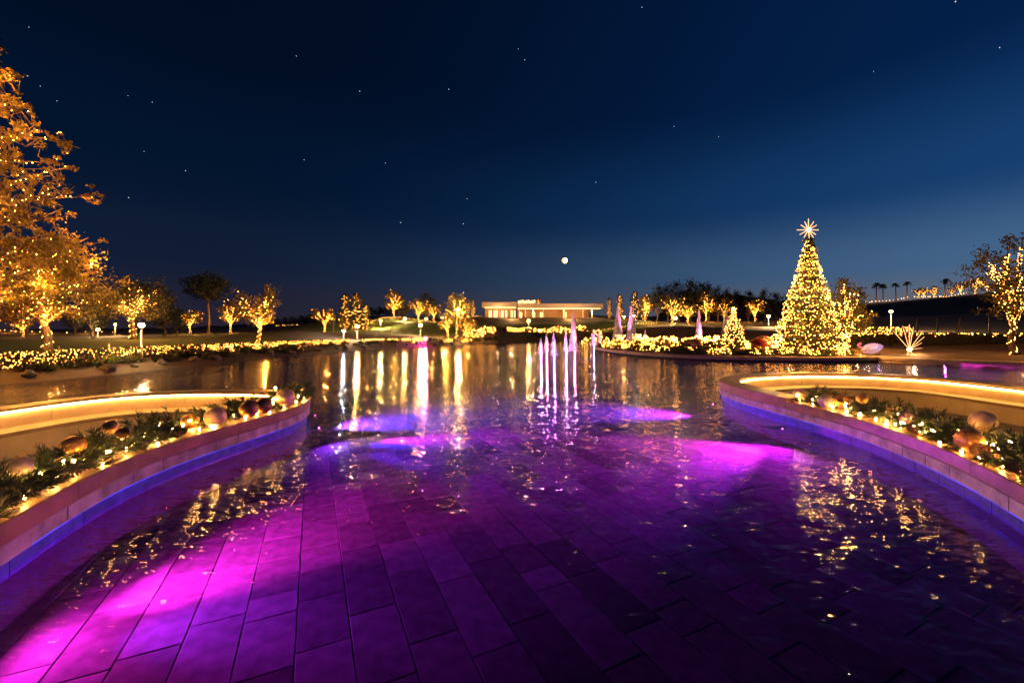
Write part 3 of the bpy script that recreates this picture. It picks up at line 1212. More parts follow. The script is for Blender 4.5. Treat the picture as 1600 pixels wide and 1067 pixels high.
def tree_obj(name, label, cat, loc, built, mleaf, rz=0.0, group=None, mbulb=None):
    t = thing(name, label, cat, loc, rz, group)
    tr_, cr, lm = built
    tr_.build('trunk', M_bark, t, True)
    cr.build('crown', mleaf, t)
    if lm:
        lm.build('string_lights', mbulb or M_bulb_far, t, kind='stuff')
    return t


def ground_at(px, py, Y):
    p = at(px, py, Y)
    return Vector((p.x, p.y, gz(p.x, p.y)))


# --- big golden tree rising past the frame, by the near bank
p = Vector((-22.6, 16.6, gz(-22.6, 16.6)))
bt = make_tree(21, 15.3, 1.6, .32, [(.09, 3.0), (.2, 4.6), (.36, 5.0), (.5, 4.4), (.64, 3.3), (.8, 2.0), (.93, 1.1), (1, .2)], 84, 17, 36000, .14, .085, leader=True, wrap=.2, net=520, bulb=.019, limb_wrap=True, sub=(.05, .2))
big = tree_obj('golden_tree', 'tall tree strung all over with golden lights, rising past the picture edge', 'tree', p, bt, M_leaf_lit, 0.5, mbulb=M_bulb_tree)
for (z, r_, a) in ((2.5, 3.6, 0), (2.8, 3.4, 2), (4.4, 4.2, -.6), (4.2, 4.0, 1.2), (6.6, 4.2, -.1), (6.2, 3.8, 1.5), (8.6, 3.6, .3), (9.2, 3.0, -.8), (11.2, 2.2, .2), (13, 1.5, -.3)):
    lamp(big, 'POINT', 650, WARM, (math.cos(a - .9) * r_, math.sin(a - .9) * r_, z), .03)

# --- trees along the left shore
gp = ground_at(73, 550, 19)
bt = make_tree(5, 5.2, 1.5, .17, [(.34, 1.3), (.5, 2.5), (.7, 2.6), (.88, 1.8), (1, .5)], 9, 12, 9000, .16, .28, wrap=.055, net=60, bulb=.017, fork_spread=.35)
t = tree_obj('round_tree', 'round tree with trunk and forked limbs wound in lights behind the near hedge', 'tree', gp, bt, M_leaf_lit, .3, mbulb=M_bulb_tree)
lamp(t, 'POINT', 350, WARM, (.3, -.5, 1.7), .04)
lamp(t, 'POINT', 450, WARM, (.7, -1.4, 3.0), .04)

VASE = [make_tree(30 + i, 4.6, 1.25, .11, [(.36, .9), (.5, 1.5), (.68, 1.75), (.85, 1.35), (1, .35)], 8, 8, 2600, .17, .24, wrap=.085, net=30, bulb=.025, fork_spread=.35) for i in range(3)]
vase_proto = [None] * 3


def vase(i, px, py, Y, hpx, label, rz=0.0, e=620, group='light wound trees', mleaf=None):
    """tree whose height spans hpx photo pixels at distance Y"""
    loc = ground_at(px, py, Y)
    s = hpx / F * Y / 4.6
    if vase_proto[i] is None:
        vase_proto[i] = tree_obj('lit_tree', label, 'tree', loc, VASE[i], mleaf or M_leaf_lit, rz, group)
        vase_proto[i].scale = (s,) * 3
        t = vase_proto[i]
    else:
        t = dup_nolight(vase_proto[i], loc, rz, s, label)
    lamp(t, 'POINT', e * s * s, WARM, (.25, -.4, 1.5), .04)
    lamp(t, 'POINT', e * s * s, WARM, (-.25, -.5, 2.6), .04)
    return t


def dup_nolight(root, loc, rz, s, label, group=None):
    r = root.copy()
    COL.objects.link(r)
    r.location, r.rotation_euler, r.scale = loc, (0, 0, rz), (s,) * 3 if not hasattr(s, '__len__') else s
    r['label'] = label
    if group:
        r['group'] = group
    for ch in list(root.children):
        if ch.type == 'LIGHT':
            continue
        c = ch.copy()
        COL.objects.link(c)
        c.parent = r
    return r


vase(0, 35, 527, 40, 36, 'small light wound tree seen under the crown of the round tree')
vase(1, 297, 522, 55, 46, 'small ball shaped lit tree just left of the tall umbrella pine trunk')
vase(2, 360, 520, 60, 48, 'small ball shaped lit tree just right of the tall umbrella pine trunk')
vase(0, 403, 538, 34, 93, 'large lit tree with glowing trunk standing at the hedge', 1.2, e=700)
vase(1, 507, 520, 60, 47, 'lit tree beside a thin pole at the foot of the mound', 2.0)
vase(2, 615, 498, 85, 43, 'fan branched lit tree alone on top of the lawn hill', .5)
vase(0, 655, 504, 82, 38, 'lit tree on the hill behind the lamp row', 3.1)
vase(1, 678, 506, 78, 34, 'low lit tree between the lamp row and the shore trees', 4.0)
vase(2, 714, 529, 58, 68, 'tall lit tree behind the far end of the left shore, thick with lights', 2.2, e=700)
vase(0, 699, 530, 57, 40, 'short lit tree leaning over the shore in front of a tall lit one', 5.0, e=650)
vase(1, 728, 530, 57, 42, 'short lit tree on the shore beside the end of the bank', .9, e=650)
vase(2, 1008, 503, 100, 40, 'lit tree behind the tall twin fountain', 1.0)
vase(0, 1052, 508, 85, 48, 'lit tree with a blazing lamp in front of it behind the island', 2.6)
vase(1, 1075, 506, 88, 40, 'lit tree just right of the blazing lamp behind the island', 3.7)
vase(2, 1103, 504, 95, 44, 'lit tree in the dark belt above the slim pink fountain', .2)
vase(0, 1133, 503, 98, 36, 'small lit tree in the dark belt above the wide pink fountain', 1.9)
vase(1, 1180, 503, 95, 42, 'lit tree behind the small cone of lights', 5.3)

UMB = make_tree(50, 8.4, 5.2, .2, [(.62, 1.2), (.72, 2.9), (.84, 3.0), (.94, 2.2), (1, .9)], 11, 10, 5200, .26, .38, fork_spread=.3)
tree_obj('umbrella_pine', 'tall umbrella pine with bare forked trunk and flat dark crown', 'tree', ground_at(325, 522, 60), UMB, M_leaf_dark, .4)
UMB2 = make_tree(51, 5.9, 2.2, .24, [(.35, 2.2), (.5, 3.2), (.7, 3.1), (.88, 2.2), (1, .7)], 12, 12, 6500, .22, .34, wrap=.07, net=0, bulb=.028, fork_spread=.4)
t = tree_obj('spreading_pine', 'wide spreading pine lit from below behind the nearest street lamp', 'tree', ground_at(208, 529, 38), UMB2, M_leaf, 1.0)
lamp(t, 'POINT', 700, WARM, (.5, -1.8, 2.2), .05)
lamp(t, 'POINT', 500, WARM, (-1.0, -1.4, 2.6), .05)

DARK = [make_tree(60 + i, 5.0, 1.0, .14, [(.2, 1.1), (.4, 1.8), (.65, 1.8), (.85, 1.2), (1, .25)], 9, 9, 2600, .22, .30) for i in range(2)]
dark_proto = [None, None]


def dark(i, px, py, Y, hpx, label, rz=0.0, w=1.0, group='dark unlit trees'):
    loc = ground_at(px, py, Y)
    s = hpx / F * Y / 5.0
    if dark_proto[i] is None:
        dark_proto[i] = tree_obj('dark_tree', label, 'tree', loc, DARK[i], M_leaf_dark, rz, group)
        dark_proto[i].scale = (s * w, s * w, s)
        return dark_proto[i]
    return dup_nolight(dark_proto[i], loc, rz, (s * w, s * w, s), label, group)


dark(0, 145, 528, 45, 62, 'dark bushy tree behind a starry lamp, left of the spreading pine')
dark(1, 258, 526, 48, 58, 'dark tree at the right edge of the spreading pine')
dark(0, 118, 527, 52, 42, 'low dark tree beside the lights under the round tree', 1.1)
dark(1, 276, 525, 52, 40, 'low dark tree between the spreading pine and a lit ball tree', 2.2)
dark(0, 668, 503, 88, 44, 'dark tree on the hill behind a lit one, near the lamp row', 3)
dark(1, 628, 498, 92, 36, 'dark tree hugging the lone fan branched lit tree', .7)
for k, (px, hp_) in enumerate([(1028, 54), (1044, 56), (1060, 62), (1078, 64), (1093, 60), (1107, 58), (1122, 54), (1136, 50), (1150, 48)]):
    dark(k % 2, px, 503, 104, hp_, '%s dark tree from the twin fountain in the dense belt behind the island' % ORD[k], k * 1.3, .8, group='dark belt of trees behind the fountains')
for k, (px, hp_) in enumerate([(1170, 48), (1196, 50), (1212, 44), (1236, 48)]):
    dark(k % 2, px, 503, 104, hp_, ['dark tree left of the small cone of lights', 'dark round headed tree above the starry lamp', 'dark tree at the left flank of the christmas tree', 'dark tree mostly hidden by the christmas tree'][k], k * 1.9, .9)
for k, px in enumerate([432, 446, 458, 470, 482, 494, 580, 592, 604]):
    dark(k % 2, px, 511, 160, 16 + (k * 7) % 6, '%s tiny dark tree on the far horizon, counting from the large lit tree' % ORD[k], k * 1.7, 1.3, group='far horizon trees')

CYP = make_tree(70, 6.0, .5, .10, [(.06, .5), (.25, .75), (.5, .7), (.75, .45), (1, .06)], 26, 5, 2600, .2, .2, leader=True, wrap=.09, net=60, bulb=.027)
cyp_proto = None


def cypress(px, py, Y, hpx, label, e=90, w=1.0, rz=0.0):
    global cyp_proto
    loc = ground_at(px, py, Y)
    s = hpx / F * Y / 6.0
    if cyp_proto is None:
        cyp_proto = tree_obj('slim_tree', label, 'tree', loc, CYP, M_leaf, rz, 'slim upright trees')
        t = cyp_proto
        t.scale = (s * w, s * w, s)
    else:
        t = dup_nolight(cyp_proto, loc, rz, (s * w, s * w, s), label)
    lamp(t, 'POINT', 2.5 * e * s * s, WARM, (.2, -1.2, 1.0), .04)
    return t


cypress(540, 520, 64, 58, 'slim poplar, the left one of two behind the orange lamp', 60, 1.3)
cypress(557, 520, 65, 60, 'slim poplar, the right one of two behind the orange lamp', 60, 1.3, 1)
cypress(571, 520, 66, 42, 'short slim tree right of the two poplars', 60, 1.4, 2)
cypress(724, 500, 95, 42, 'slim cypress rising behind the thickly lit shore tree', 30, .8, 3)
cypress(739, 496, 118, 26, 'little lit cypress just left of the pavilion', 60, 1.0)
cypress(952, 496, 118, 30, 'lit cypress just right of the pavilion', 60, 1.1, 2)
cypress(968, 498, 112, 38, 'dark cypress left of the twin fountain', 30, 1.1, 1)
cypress(992, 498, 112, 44, 'tall dark cypress right of the twin fountain', 20, 1.2, 4)
cypress(1006, 498, 112, 38, 'dark cypress second to the right of the twin fountain', 20, 1.4, 5)

# --- right lit tree and young tree beside the christmas tree
gp = Vector((29.6, 24.2, gz(29.6, 24.2)))
bt = make_tree(81, 7.7, 1.7, .16, [(.26, 1.6), (.42, 2.6), (.6, 2.3), (.8, 1.5), (1, .3)], 13, 9, 3400, .17, .22, wrap=.05, net=0, bulb=.017, fork_spread=.25)
t = tree_obj('limb_lit_tree', 'tree with limbs wound in lights and dark leafy top at the picture edge', 'tree', gp, bt, M_leaf, 2.1, mbulb=M_bulb_tree)
lamp(t, 'POINT', 380, WARM, (-.5, -.7, 2.2), .04)
lamp(t, 'POINT', 330, WARM, (-.8, -.9, 3.6), .04)
gp = Vector(at(1323, 538, 28))
bt = make_tree(83, 5.0, .9, .09, [(.16, 1.2), (.3, 1.6), (.5, 1.5), (.72, .95), (.9, .45), (1, .1)], 16, 8, 3600, .17, .2, leader=False, wrap=.10, net=30, bulb=.03, fork_spread=.4)
t = tree_obj('leafy_tree', 'loose leafy tree with forked glowing trunk right beside the christmas tree', 'tree', (gp.x, gp.y, .5), bt, M_leaf, .9)
lamp(t, 'POINT', 260, WARM, (.2, -.6, .6), .04)
lamp(t, 'POINT', 200, WARM, (.3, -1.2, 1.9), .04)

# --- palms and lit trees on the ridge
def palm_mesh(seed, h=6.0):
    r = np.random.default_rng(seed)
    a, b = MB(), MB()
    a.tube([(0, 0, 0), (.05, 0, h * .5), (.1, .05, h)], [.2, .15, .14], 7)
    for i in range(34):
        az_, el = r.uniform(0, 6.28), r.uniform(-.5, 1.3)
        L = r.uniform(1.1, 1.6)
        t = np.linspace(0, 1, 5)
        d = np.stack([np.cos(az_) * np.cos(el) * t * L, np.sin(az_) * np.cos(el) * t * L, math.sin(el) * t * L - .55 * t ** 2 * L], 1) + np.array([.1, .05, h])
        side = np.array([-math.sin(az_), math.cos(az_), 0]) * .22
        w = np.sin(t * 2.6 + .3)[:, None]
        v = np.stack([d - side * w - np.array([0, 0, .08]), d, d + side * w - np.array([0, 0, .08])], 1)
        f = []
        for k in range(4):
            f += [(k * 3, k * 3 + 3, k * 3 + 4, k * 3 + 1), (k * 3 + 1, k * 3 + 4, k * 3 + 5, k * 3 + 2)]
        b.add(v, f)
    return a, b, None


PALM = palm_mesh(1)
palm_proto = None
for k, (px, hp_, lab) in enumerate([(1369, 30, 'palm on the ridge, first of the dark row'), (1380, 28, 'palm on the ridge, second of the dark row'), (1400, 26, 'palm on the ridge, third of the dark row'), (1417, 25, 'palm on the ridge, fourth of the dark row'),
                                    (1476, 28, 'tall palm rising between the round lit trees on the ridge')]):
    Y = 150
    loc = ground_at(px, 470 - (px - 1350) * .08, Y)
    s = 1.2 * hp_ / F * Y / 7.2
    if palm_proto is None:
        palm_proto = tree_obj('palm_tree', lab, 'palm', loc, PALM, M_leaf_dark, 0, 'palms on the ridge')
        palm_proto.scale = (s,) * 3
        t = palm_proto
    else:
        t = dup_nolight(palm_proto, loc, k * 1.4, s, lab)
    lamp(t, 'POINT', 90, WARM, (.3, -1.6, .6), .05)
for k, (px, hp_) in enumerate([(1435, 17), (1443, 20), (1460, 19), (1487, 17), (1501, 24), (1524, 26)]):
    vase(k % 3, px, 468 - (px - 1430) * .09, 150, hp_, '%s round lit tree on the ridge, counting from the dark palms' % ORD[k], k, e=120, group='lit trees on the ridge')


# ------------------------------------------------------------------ island with its low wall
ISL = [(9.6, 45), (8.2, 41), (8.0, 36), (8.4, 32.5), (9.6, 28.4), (11.6, 25.9), (14.6, 24.6), (17.4, 24.0), (20, 24.0), (21.6, 24.2)]
ISLC = Curve2(ISL, 1, 3)
iw = thing('island_wall', 'low stone slab wall edging the planted island in the lake', 'wall')
a = 0.0
rr = random.Random(9)
while a < ISLC.L - .1:
    L = min(1.25, ISLC.L - a)
    sweep(MB(), ISLC, a + .008, a + L - .008, bev(rr.uniform(-.006, .006), .34, .10, .30, .012), .3).build('wall_slab', M_slab, iw)
    a += L
sweep(MB(), ISLC, .02, ISLC.L - .02, [(.03, -.7), (.3, -.7), (.3, .15), (.03, .15)], .4).build('wall_footing', M_core, iw)
poly = [tuple(q) for q in ISLC.at(np.linspace(0, ISLC.L, 40), .2)] + [(22.4, 30), (19, 36), (14, 43), (11, 45.5)]
pol = np.array(poly)
grid = np.stack(np.meshgrid(np.arange(7.5, 23, .9), np.arange(23, 47, .9)), -1).reshape(-1, 2)
grid = grid[sdist(grid, pol) < -.3]
allp = np.vstack([pol, grid])
v, e, f, *_ = delaunay_2d_cdt([Vector(q) for q in allp], [(i, (i + 1) % len(pol)) for i in range(len(pol))], [], 1, 1e-5)
vv = np.array([tuple(q) for q in v])
sdv = -np.minimum(sdist(vv, pol), 0)
mb = MB()
mb.add(np.column_stack([vv, .26 + np.minimum(.32, .13 * sdv)]), np.array([t for t in f]))
mb.build('island_bed', M_soil, kind='structure')


def isl_z(x, y):
    return .26 + min(.32, .13 * max(0, -float(sdist([(x, y)], pol)[0])))


# ------------------------------------------------------------------ christmas tree with star
cx, cy_ = 19.45, 27.0
cz = isl_z(cx, cy_) - .03
TIER = lambda q: 1 + .13 * (((1 - q) * 10) % 1.0 - .5)
XP = [(q, np.interp(q, [.045, .3, .6, .85, 1], [2.0, 1.45, .8, .34, .05]) * TIER(q)) for q in np.linspace(.045, 1, 60)]
tr_, cr, _ = make_tree(90, 7.35, .35, .16, XP, 260, 7, 21000, .13, .075, leader=True, twig=True, sub=(.08, .28))
r = np.random.default_rng(4)
hh, aa = [], []
for i in range(15):                                   # strings draped round the tree, sagging between boughs
    zc = 7.2 * (1 - (i + .5) / 15) ** .9 + .25
    m_ = int(20 + 60 * (1 - zc / 7.35))
    a = np.linspace(0, 2 * math.pi, m_) + r.uniform(0, 6) + r.normal(size=m_) * .04
    hh += list(zc - .10 * np.abs(np.sin(a * 4 + i)) + r.normal(size=m_) * .05 - .15 * (a % 6.28) / 6.28)
    aa += list(a)
hh = np.concatenate([np.array(hh), 7.35 * (1 - r.uniform(0, 1, 780) ** .62)])
aa = np.concatenate([np.array(aa), r.uniform(0, 6.28, 780)])
hh = np.clip(hh, .22, 7.42)
n_ = len(hh)
rd = np.interp(hh / 7.35, [.0, .3, .6, .85, 1], [2.1, 1.52, .88, .42, .11]) * np.array([TIER(q) for q in hh / 7.35]) * r.uniform(.86, 1.06, n_)
lm = MB()
lm.balls(np.stack([np.cos(aa) * rd, np.sin(aa) * rd, hh], 1), r.uniform(.012, .029, n_))
xt = thing('christmas_tree', 'tall cone shaped christmas tree covered in golden lights with a star on top', 'christmas tree', (cx, cy_, cz))
tr_.build('trunk', M_bark, xt, True)
cr.build('crown', M_fir, xt)
lm.build('string_lights', M_bulb_tree, xt, kind='stuff')
st = MB()
st.balls([(0, 0, 0)], .13, True)
star = st.build('star', M_starcore, xt, loc=(0, 0, 7.92))
for i in range(12):
    a = i * math.pi / 6 + math.pi / 2
    L = .72 if i % 3 == 0 else .60
    d = np.array([math.cos(a), .12 * math.sin(i * 5), math.sin(a)])
    MB().tube([tuple(d * .12), tuple(d * L)], [.03, .022], 6).build('ray', M_star, star)
MB().tube([(0, 0, 7.2), (0, 0, 7.85)], [.02, .015], 6).build('star_stem', M_metal, xt)
lamp(xt, 'POINT', 60, (1, .7, .4), (0, -.3, 7.9), .1)
for (z, r_) in ((.9, 2.3), (2.2, 1.9), (3.8, 1.4), (5.4, .9)):
    for a in (-2.6, -1.2):
        lamp(xt, 'POINT', 480, WARM, (math.cos(a) * r_, math.sin(a) * r_, z), .04)

# ------------------------------------------------------------------ shrubs and plants
def shrub_mesh(seed, w, h, n, leaf, nb, bulb):
    r = np.random.default_rng(seed)
    u = unit(r.normal(size=(n, 3)))
    u[:, 2] = np.abs(u[:, 2])
    lump = 1 + .22 * np.sin(u[:, 0] * 6 + seed) * np.cos(u[:, 1] * 5 + seed)
    c = u * (r.uniform(.35, 1, (n, 1)) ** .5) * lump[:, None] * np.array([w, w, h])
    c[:, 2] += .03
    leafm = MB()
    leafm.leaves(c, leaf, .5)
    st = MB()
    for i in range(6):
        a = i * 1.05 + seed
        st.tube([(0, 0, -.05), (math.cos(a) * w * .3, math.sin(a) * w * .3, h * .4), (math.cos(a) * w * .6, math.sin(a) * w * .6, h * .75)], [.02, .014, .006], 4, False)
    lm = None
    if nb:
        u = unit(r.normal(size=(nb, 3)))
        u[:, 2] = np.abs(u[:, 2])
        lm = MB()
        lm.balls(u * np.array([w, w, h]) * r.uniform(.85, 1.1, (nb, 1)) + np.array([0, 0, .04]), bulb)
    return st, leafm, lm


def spiky_mesh(seed, n, L, w):
    r = np.random.default_rng(seed)
    b = MB()
    for i in range(n):
        a, el = r.uniform(0, 6.28), r.uniform(.35, 1.4)
        l = L * r.uniform(.7, 1.1)
        t = np.linspace(0, 1, 5)
        d = np.stack([math.cos(a) * math.cos(el) * t * l, math.sin(a) * math.cos(el) * t * l, math.sin(el) * t * l - .25 * t ** 2 * l], 1)
        side = np.array([-math.sin(a), math.cos(a), 0]) * w
        ww = np.array([.7, 1, .8, .5, .05])[:, None]
        v = np.stack([d - side * ww, d + side * ww], 1)
        b.add(v, [(k * 2, k * 2 + 1, k * 2 + 3, k * 2 + 2) for k in range(4)])
    return b


PLANT = {}


def plant(kind, loc, s, label, group, rz=0.0):
    if kind not in PLANT:
        t = thing('shrub' if 'spiky' not in kind else 'spiky_plant', label, 'shrub' if 'spiky' not in kind else 'plant', loc, rz, group)
        if kind.startswith('lit'):
            k = int(kind[3:] or 0)
            a, b, c = shrub_mesh(200 + k, .5, .42, 420, .12, 34, .024)
            a.build('stems', M_bark, t)
            b.build('foliage', M_leaf_lit, t)
            c.build('string_lights', M_bulb_far, t, kind='stuff')
        elif kind.startswith('dark'):
            a, b, c = shrub_mesh(210 + int(kind[4:] or 0), .5, .42, 420, .12, 0, .02)
            a.build('stems', M_bark, t)
            b.build('foliage', M_leaf, t)
        elif kind == 'spiky':
            t.name = 'spiky_plant'
            spiky_mesh(3, 46, .8, .03).build('blades', mat('yellow_blade', (.16, .19, .03), .5, var=.4, trans=.3), t)
        elif kind == 'stems_spiky':
            spiky_mesh(5, 16, .55, .02).build('blades', M_leaf_lit, t)
            lm = MB()
            q = np.random.default_rng(2)
            for i in range(9):
                a = q.uniform(0, 6.28)
                for z in q.uniform(.08, .6, 6):
                    lm.balls([(math.cos(a) * z * .45 + q.normal() * .03, math.sin(a) * z * .45 + q.normal() * .03, z)], .022)
            lm.build('string_lights', M_bulb_far, t, kind='stuff')
        t.scale = (s,) * 3
        PLANT[kind] = t
        return t
    t = dup_nolight(PLANT[kind], loc, rz, s, label, group)
    return t


pr = random.Random(21)
for k in range(62):
    a = ISLC.L * (.12 + .86 * (k + pr.random() * .8) / 62)
    o = .75 + pr.random() * .6
    x, y = ISLC.at(a, o)
    kind = pr.choice(['lit0', 'lit1', 'lit0', 'dark0', 'dark1'])
    plant(kind, (x, y, isl_z(x, y)), pr.uniform(.7, 1.15), 'low shrub with fairy lights along the island wall' if kind[0] == 'l' else 'low unlit shrub among the lights along the island wall',
          'lit shrubs edging the island' if kind[0] == 'l' else 'unlit shrubs edging the island', pr.uniform(0, 6))
for k in range(44):
    a = ISLC.L * (.15 + .7 * (k + pr.random()) / 44)
    x, y = ISLC.at(a, 1.9 + pr.random() * 3.2)
    if math.hypot(x - cx, y - cy_) < 2.4:
        continue
    kind = pr.choice(['lit0', 'lit1', 'dark0', 'stems_spiky', 'stems_spiky'])
    lab, grp = {'l': ('fuller lit shrub in the middle of the island', 'lit shrubs inside the island'), 'd': ('fuller unlit shrub in the middle of the island', 'unlit shrubs inside the island'), 's': ('lit upright stems in the middle of the island', 'lit stems on the island')}[kind[0]]
    plant(kind, (x, y, isl_z(x, y)), pr.uniform(1.0, 1.7), lab, grp, pr.uniform(0, 6))
LK = LAKE[3:12]
LKC = Curve2(LK, 1, 2)
for k in range(74):
    a = LKC.L * (k + pr.random() * .9) / 74 * .985
    x, y = LKC.at(a, 1.0 + pr.random() * .7)
    kind = pr.choice(['dark0', 'dark1', 'dark1', 'spiky', 'lit1' if y > 20 else 'dark0'])
    lab = {'d': 'low dark green shrub on the bank below the lit hedge', 's': 'yellow green spiky plant on the bank below the lit hedge', 'l': 'small shrub with fairy lights on the bank below the lit hedge'}[kind[0]]
    plant(kind, (x, y, gz(x, y) - .02), pr.uniform(.55, 1.0), lab, {'d': 'dark shrubs on the bank', 's': 'spiky plants on the bank', 'l': 'lit shrubs on the bank'}[kind[0]], pr.uniform(0, 6))
for k in range(46):
    x, y = LKC.at(LKC.L * .34 * (k + pr.random()) / 46, .75 + pr.random() * .9)
    kind = pr.choice(['dark0', 'dark1', 'spiky', 'dark1'])
    plant(kind, (x, y, gz(x, y) - .02), pr.uniform(.6, 1.05), {'d': 'leafy dark shrub crowding the near bank below the round tree', 's': 'bright spiky plant crowding the near bank below the round tree'}[kind[0]],
          {'d': 'dark shrubs on the near bank', 's': 'spiky plants on the near bank'}[kind[0]], pr.uniform(0, 6))
for k in range(26):
    px = 735 + k * 8.2 + pr.uniform(-3, 3)
    p = at(px, 534, pr.uniform(72, 80) if px > 800 else 60 + (px - 735) * .2)
    kind = pr.choice(['lit0', 'lit1', 'dark0', 'lit0'])
    plant(kind, (p.x, p.y, gz(p.x, p.y)), pr.uniform(1.6, 3.0), 'shrub glowing with lights on the far shore below the pavilion' if kind[0] == 'l' else 'plain shrub on the far shore below the pavilion',
          'lit shrubs on the far shore' if kind[0] == 'l' else 'plain shrubs on the far shore', pr.uniform(0, 6))


def rock_mesh(seed):
    r = np.random.default_rng(seed)
    mb = MB()
    n, m_ = 7, 10
    prof = [(math.sin(math.pi * i / n), -math.cos(math.pi * i / n)) for i in range(n + 1)]
    mb.lathe(prof, m_)
    v = mb.v[0]
    d = unit(v)
    k = 1 + .25 * np.sin(d[:, 0] * 4 + seed) + .2 * np.sin(d[:, 1] * 5 + seed * 2) + .12 * np.cos(d[:, 2] * 6)
    mb.v[0] = v * k[:, None] * np.array([.3, .22, .15])
    me = mb.mesh('rock', True)
    me.materials.append(M_rock)
    return me


ROCKS = [rock_mesh(i) for i in (1, 2, 3)]
for k in range(30):
    a = LKC.L * (k + pr.random()) / 30 * .98
    x, y = LKC.at(a, .35 + pr.random() * .4)
    o = link('rock', ROCKS[k % 3], None, (x, y, gz(x, y) + .03))
    o.rotation_euler = (0, 0, pr.uniform(0, 6))
    o.scale = (pr.uniform(.6, 1.5),) * 3
    tag(o, 'brown stone lying on the waterline of the hedge bank', 'rock', 'stones along the left waterline')


# ------------------------------------------------------------------ hedges hung with light nets
def hedge(pts, h, th, nleaf, nbulb, label, bulb=.022, face=-1, zb=None, top_only=False, leaf=.13, ztop=None):
    cv = Curve2(pts, face, 1)
    t = thing('hedge', label, 'hedge')
    r = np.random.default_rng(len(label))
    zz = lambda xy: ground_h(xy) if zb is None else np.full(len(xy), zb)

    def hgt(xy):
        return (ztop - zz(xy)) if ztop is not None else np.full(len(xy), h)
    core = MB()
    A = np.linspace(0, cv.L, max(3, int(cv.L / .8)))
    q0, q1 = cv.at(A, -th * .36), cv.at(A, th * .36)
    v = []
    for p0, p1 in zip(q0, q1):
        g0 = float(zz(np.array([(p0 + p1) / 2]))[0])
        hh_ = float(hgt(np.array([(p0 + p1) / 2]))[0])
        v += [(*p0, g0 - .1), (*p1, g0 - .1), (*p1, g0 + hh_ * .88), (*p0, g0 + hh_ * .88)]
    f = []
    for i in range(len(A) - 1):
        for j in range(4):
            f.append((i * 4 + j, i * 4 + (j + 1) % 4, i * 4 + 4 + (j + 1) % 4, i * 4 + 4 + j))
    core.add(v, f)
    core.build('twig_core', mat('hedge_core', (.02, .018, .008), .95, var=.4), t)
    a = r.uniform(0, cv.L, nleaf)
    o = r.uniform(-.5, .5, nleaf) * th
    xy = np.array([cv.at(p, q) for p, q in zip(a, o)])
    zr_ = np.where(r.uniform(size=nleaf) < .6, r.uniform(0, 1, nleaf), r.uniform(.85, 1.04, nleaf))
    lf = MB()
    lf.leaves(np.column_stack([xy, zz(xy) + zr_ * hgt(xy) * (1 + .06 * np.sin(a * 3))]), leaf, .55)
    lf.build('foliage', M_leaf, t)
    a = r.uniform(0, cv.L, nbulb)
    onface = r.uniform(size=nbulb) < (.25 if top_only else .82)
    o = np.where(onface, th * .53, r.uniform(-.4, .5, nbulb) * th)
    zq = np.where(onface, r.uniform(.8 if top_only else .12, 1.0, nbulb), 1.03)
    xy = np.array([cv.at(p, q) for p, q in zip(a, o)])
    lb = MB()
    lb.balls(np.column_stack([xy, zz(xy) + zq * hgt(xy) + r.uniform(-.03, .03, nbulb)]), bulb * r.uniform(.7, 1.2, nbulb))
    lb.build('net_lights', M_bulb_net, t, kind='stuff')
    return t


hedge([(-18.9, 11.5), (-18.7, 16), (-18.4, 22), (-18.2, 28), (-17.9, 33), (-17.2, 37.5), (-16.4, 40.5)], .85, .8, 15000, 1700, 'long hedge hung with a net of lights along the left bank', ztop=1.0)
hedge([(-15.6, 43.2), (-13.6, 46.0), (-10.8, 50.6)], .9, .8, 4200, 380, 'short lit hedge between the orange lamp and the pink lamp', bulb=.034, ztop=1.0)
hedge([(24.6, 31), (30, 31.5), (37, 31.0), (46, 29)], 1.2, 1.0, 9000, 210, 'dark clipped hedge with a line of lights on top behind the terrace', bulb=.038, face=-1, top_only=True, ztop=1.62)

# ------------------------------------------------------------------ terrace beside the island
TW_ = Curve2([(21.6, 25.2), (22.0, 23.1), (23.2, 21.3), (24.7, 19.5), (27.2, 16.2), (31, 10)], 1, 2)
tp = [tuple(q) for q in TW_.at(np.linspace(0, TW_.L, 24), .1)] + [(46, 8), (46, 30.4), (37, 30.6), (30, 30.6), (22.4, 30.4)]
mb = MB()
mb.add([(x, y, .30) for x, y in tp], np.array([list(range(len(tp)))]))
mb.build('terrace', M_conc, kind='structure')
tw = thing('terrace_wall', 'low terrace edge wall washed in magenta light beyond the seating bay', 'wall')
a = 0.0
while a < TW_.L - .1:
    L = min(1.6, TW_.L - a)
    sweep(MB(), TW_, a + .006, a + L - .006, bev(-.02, .4, .17, .32, .01), .3).build('coping_slab', M_slab, tw)
    a += L
sweep(MB(), TW_, .02, TW_.L - .02, [(.05, -.7), (.36, -.7), (.36, .19), (.05, .19)], .3).build('wall_face', M_stone, tw)
water_spot((22.3, 21.2, .04), (26.0, 16.0, .10), 260, MAG, 140, 'magenta spotlight at the foot of the terrace wall', extra=[(60, MAG, (20.0, 21.5, .0), 140)])
water_spot((7.75, 32.0, -.05), (1.5, 33.0, -.4), 5000, (.8, .02, 1.0), 50, 'magenta spotlight on the near tip of the island wall', extra=[(5000, BLU, (-8, 33, -.6), 60)])

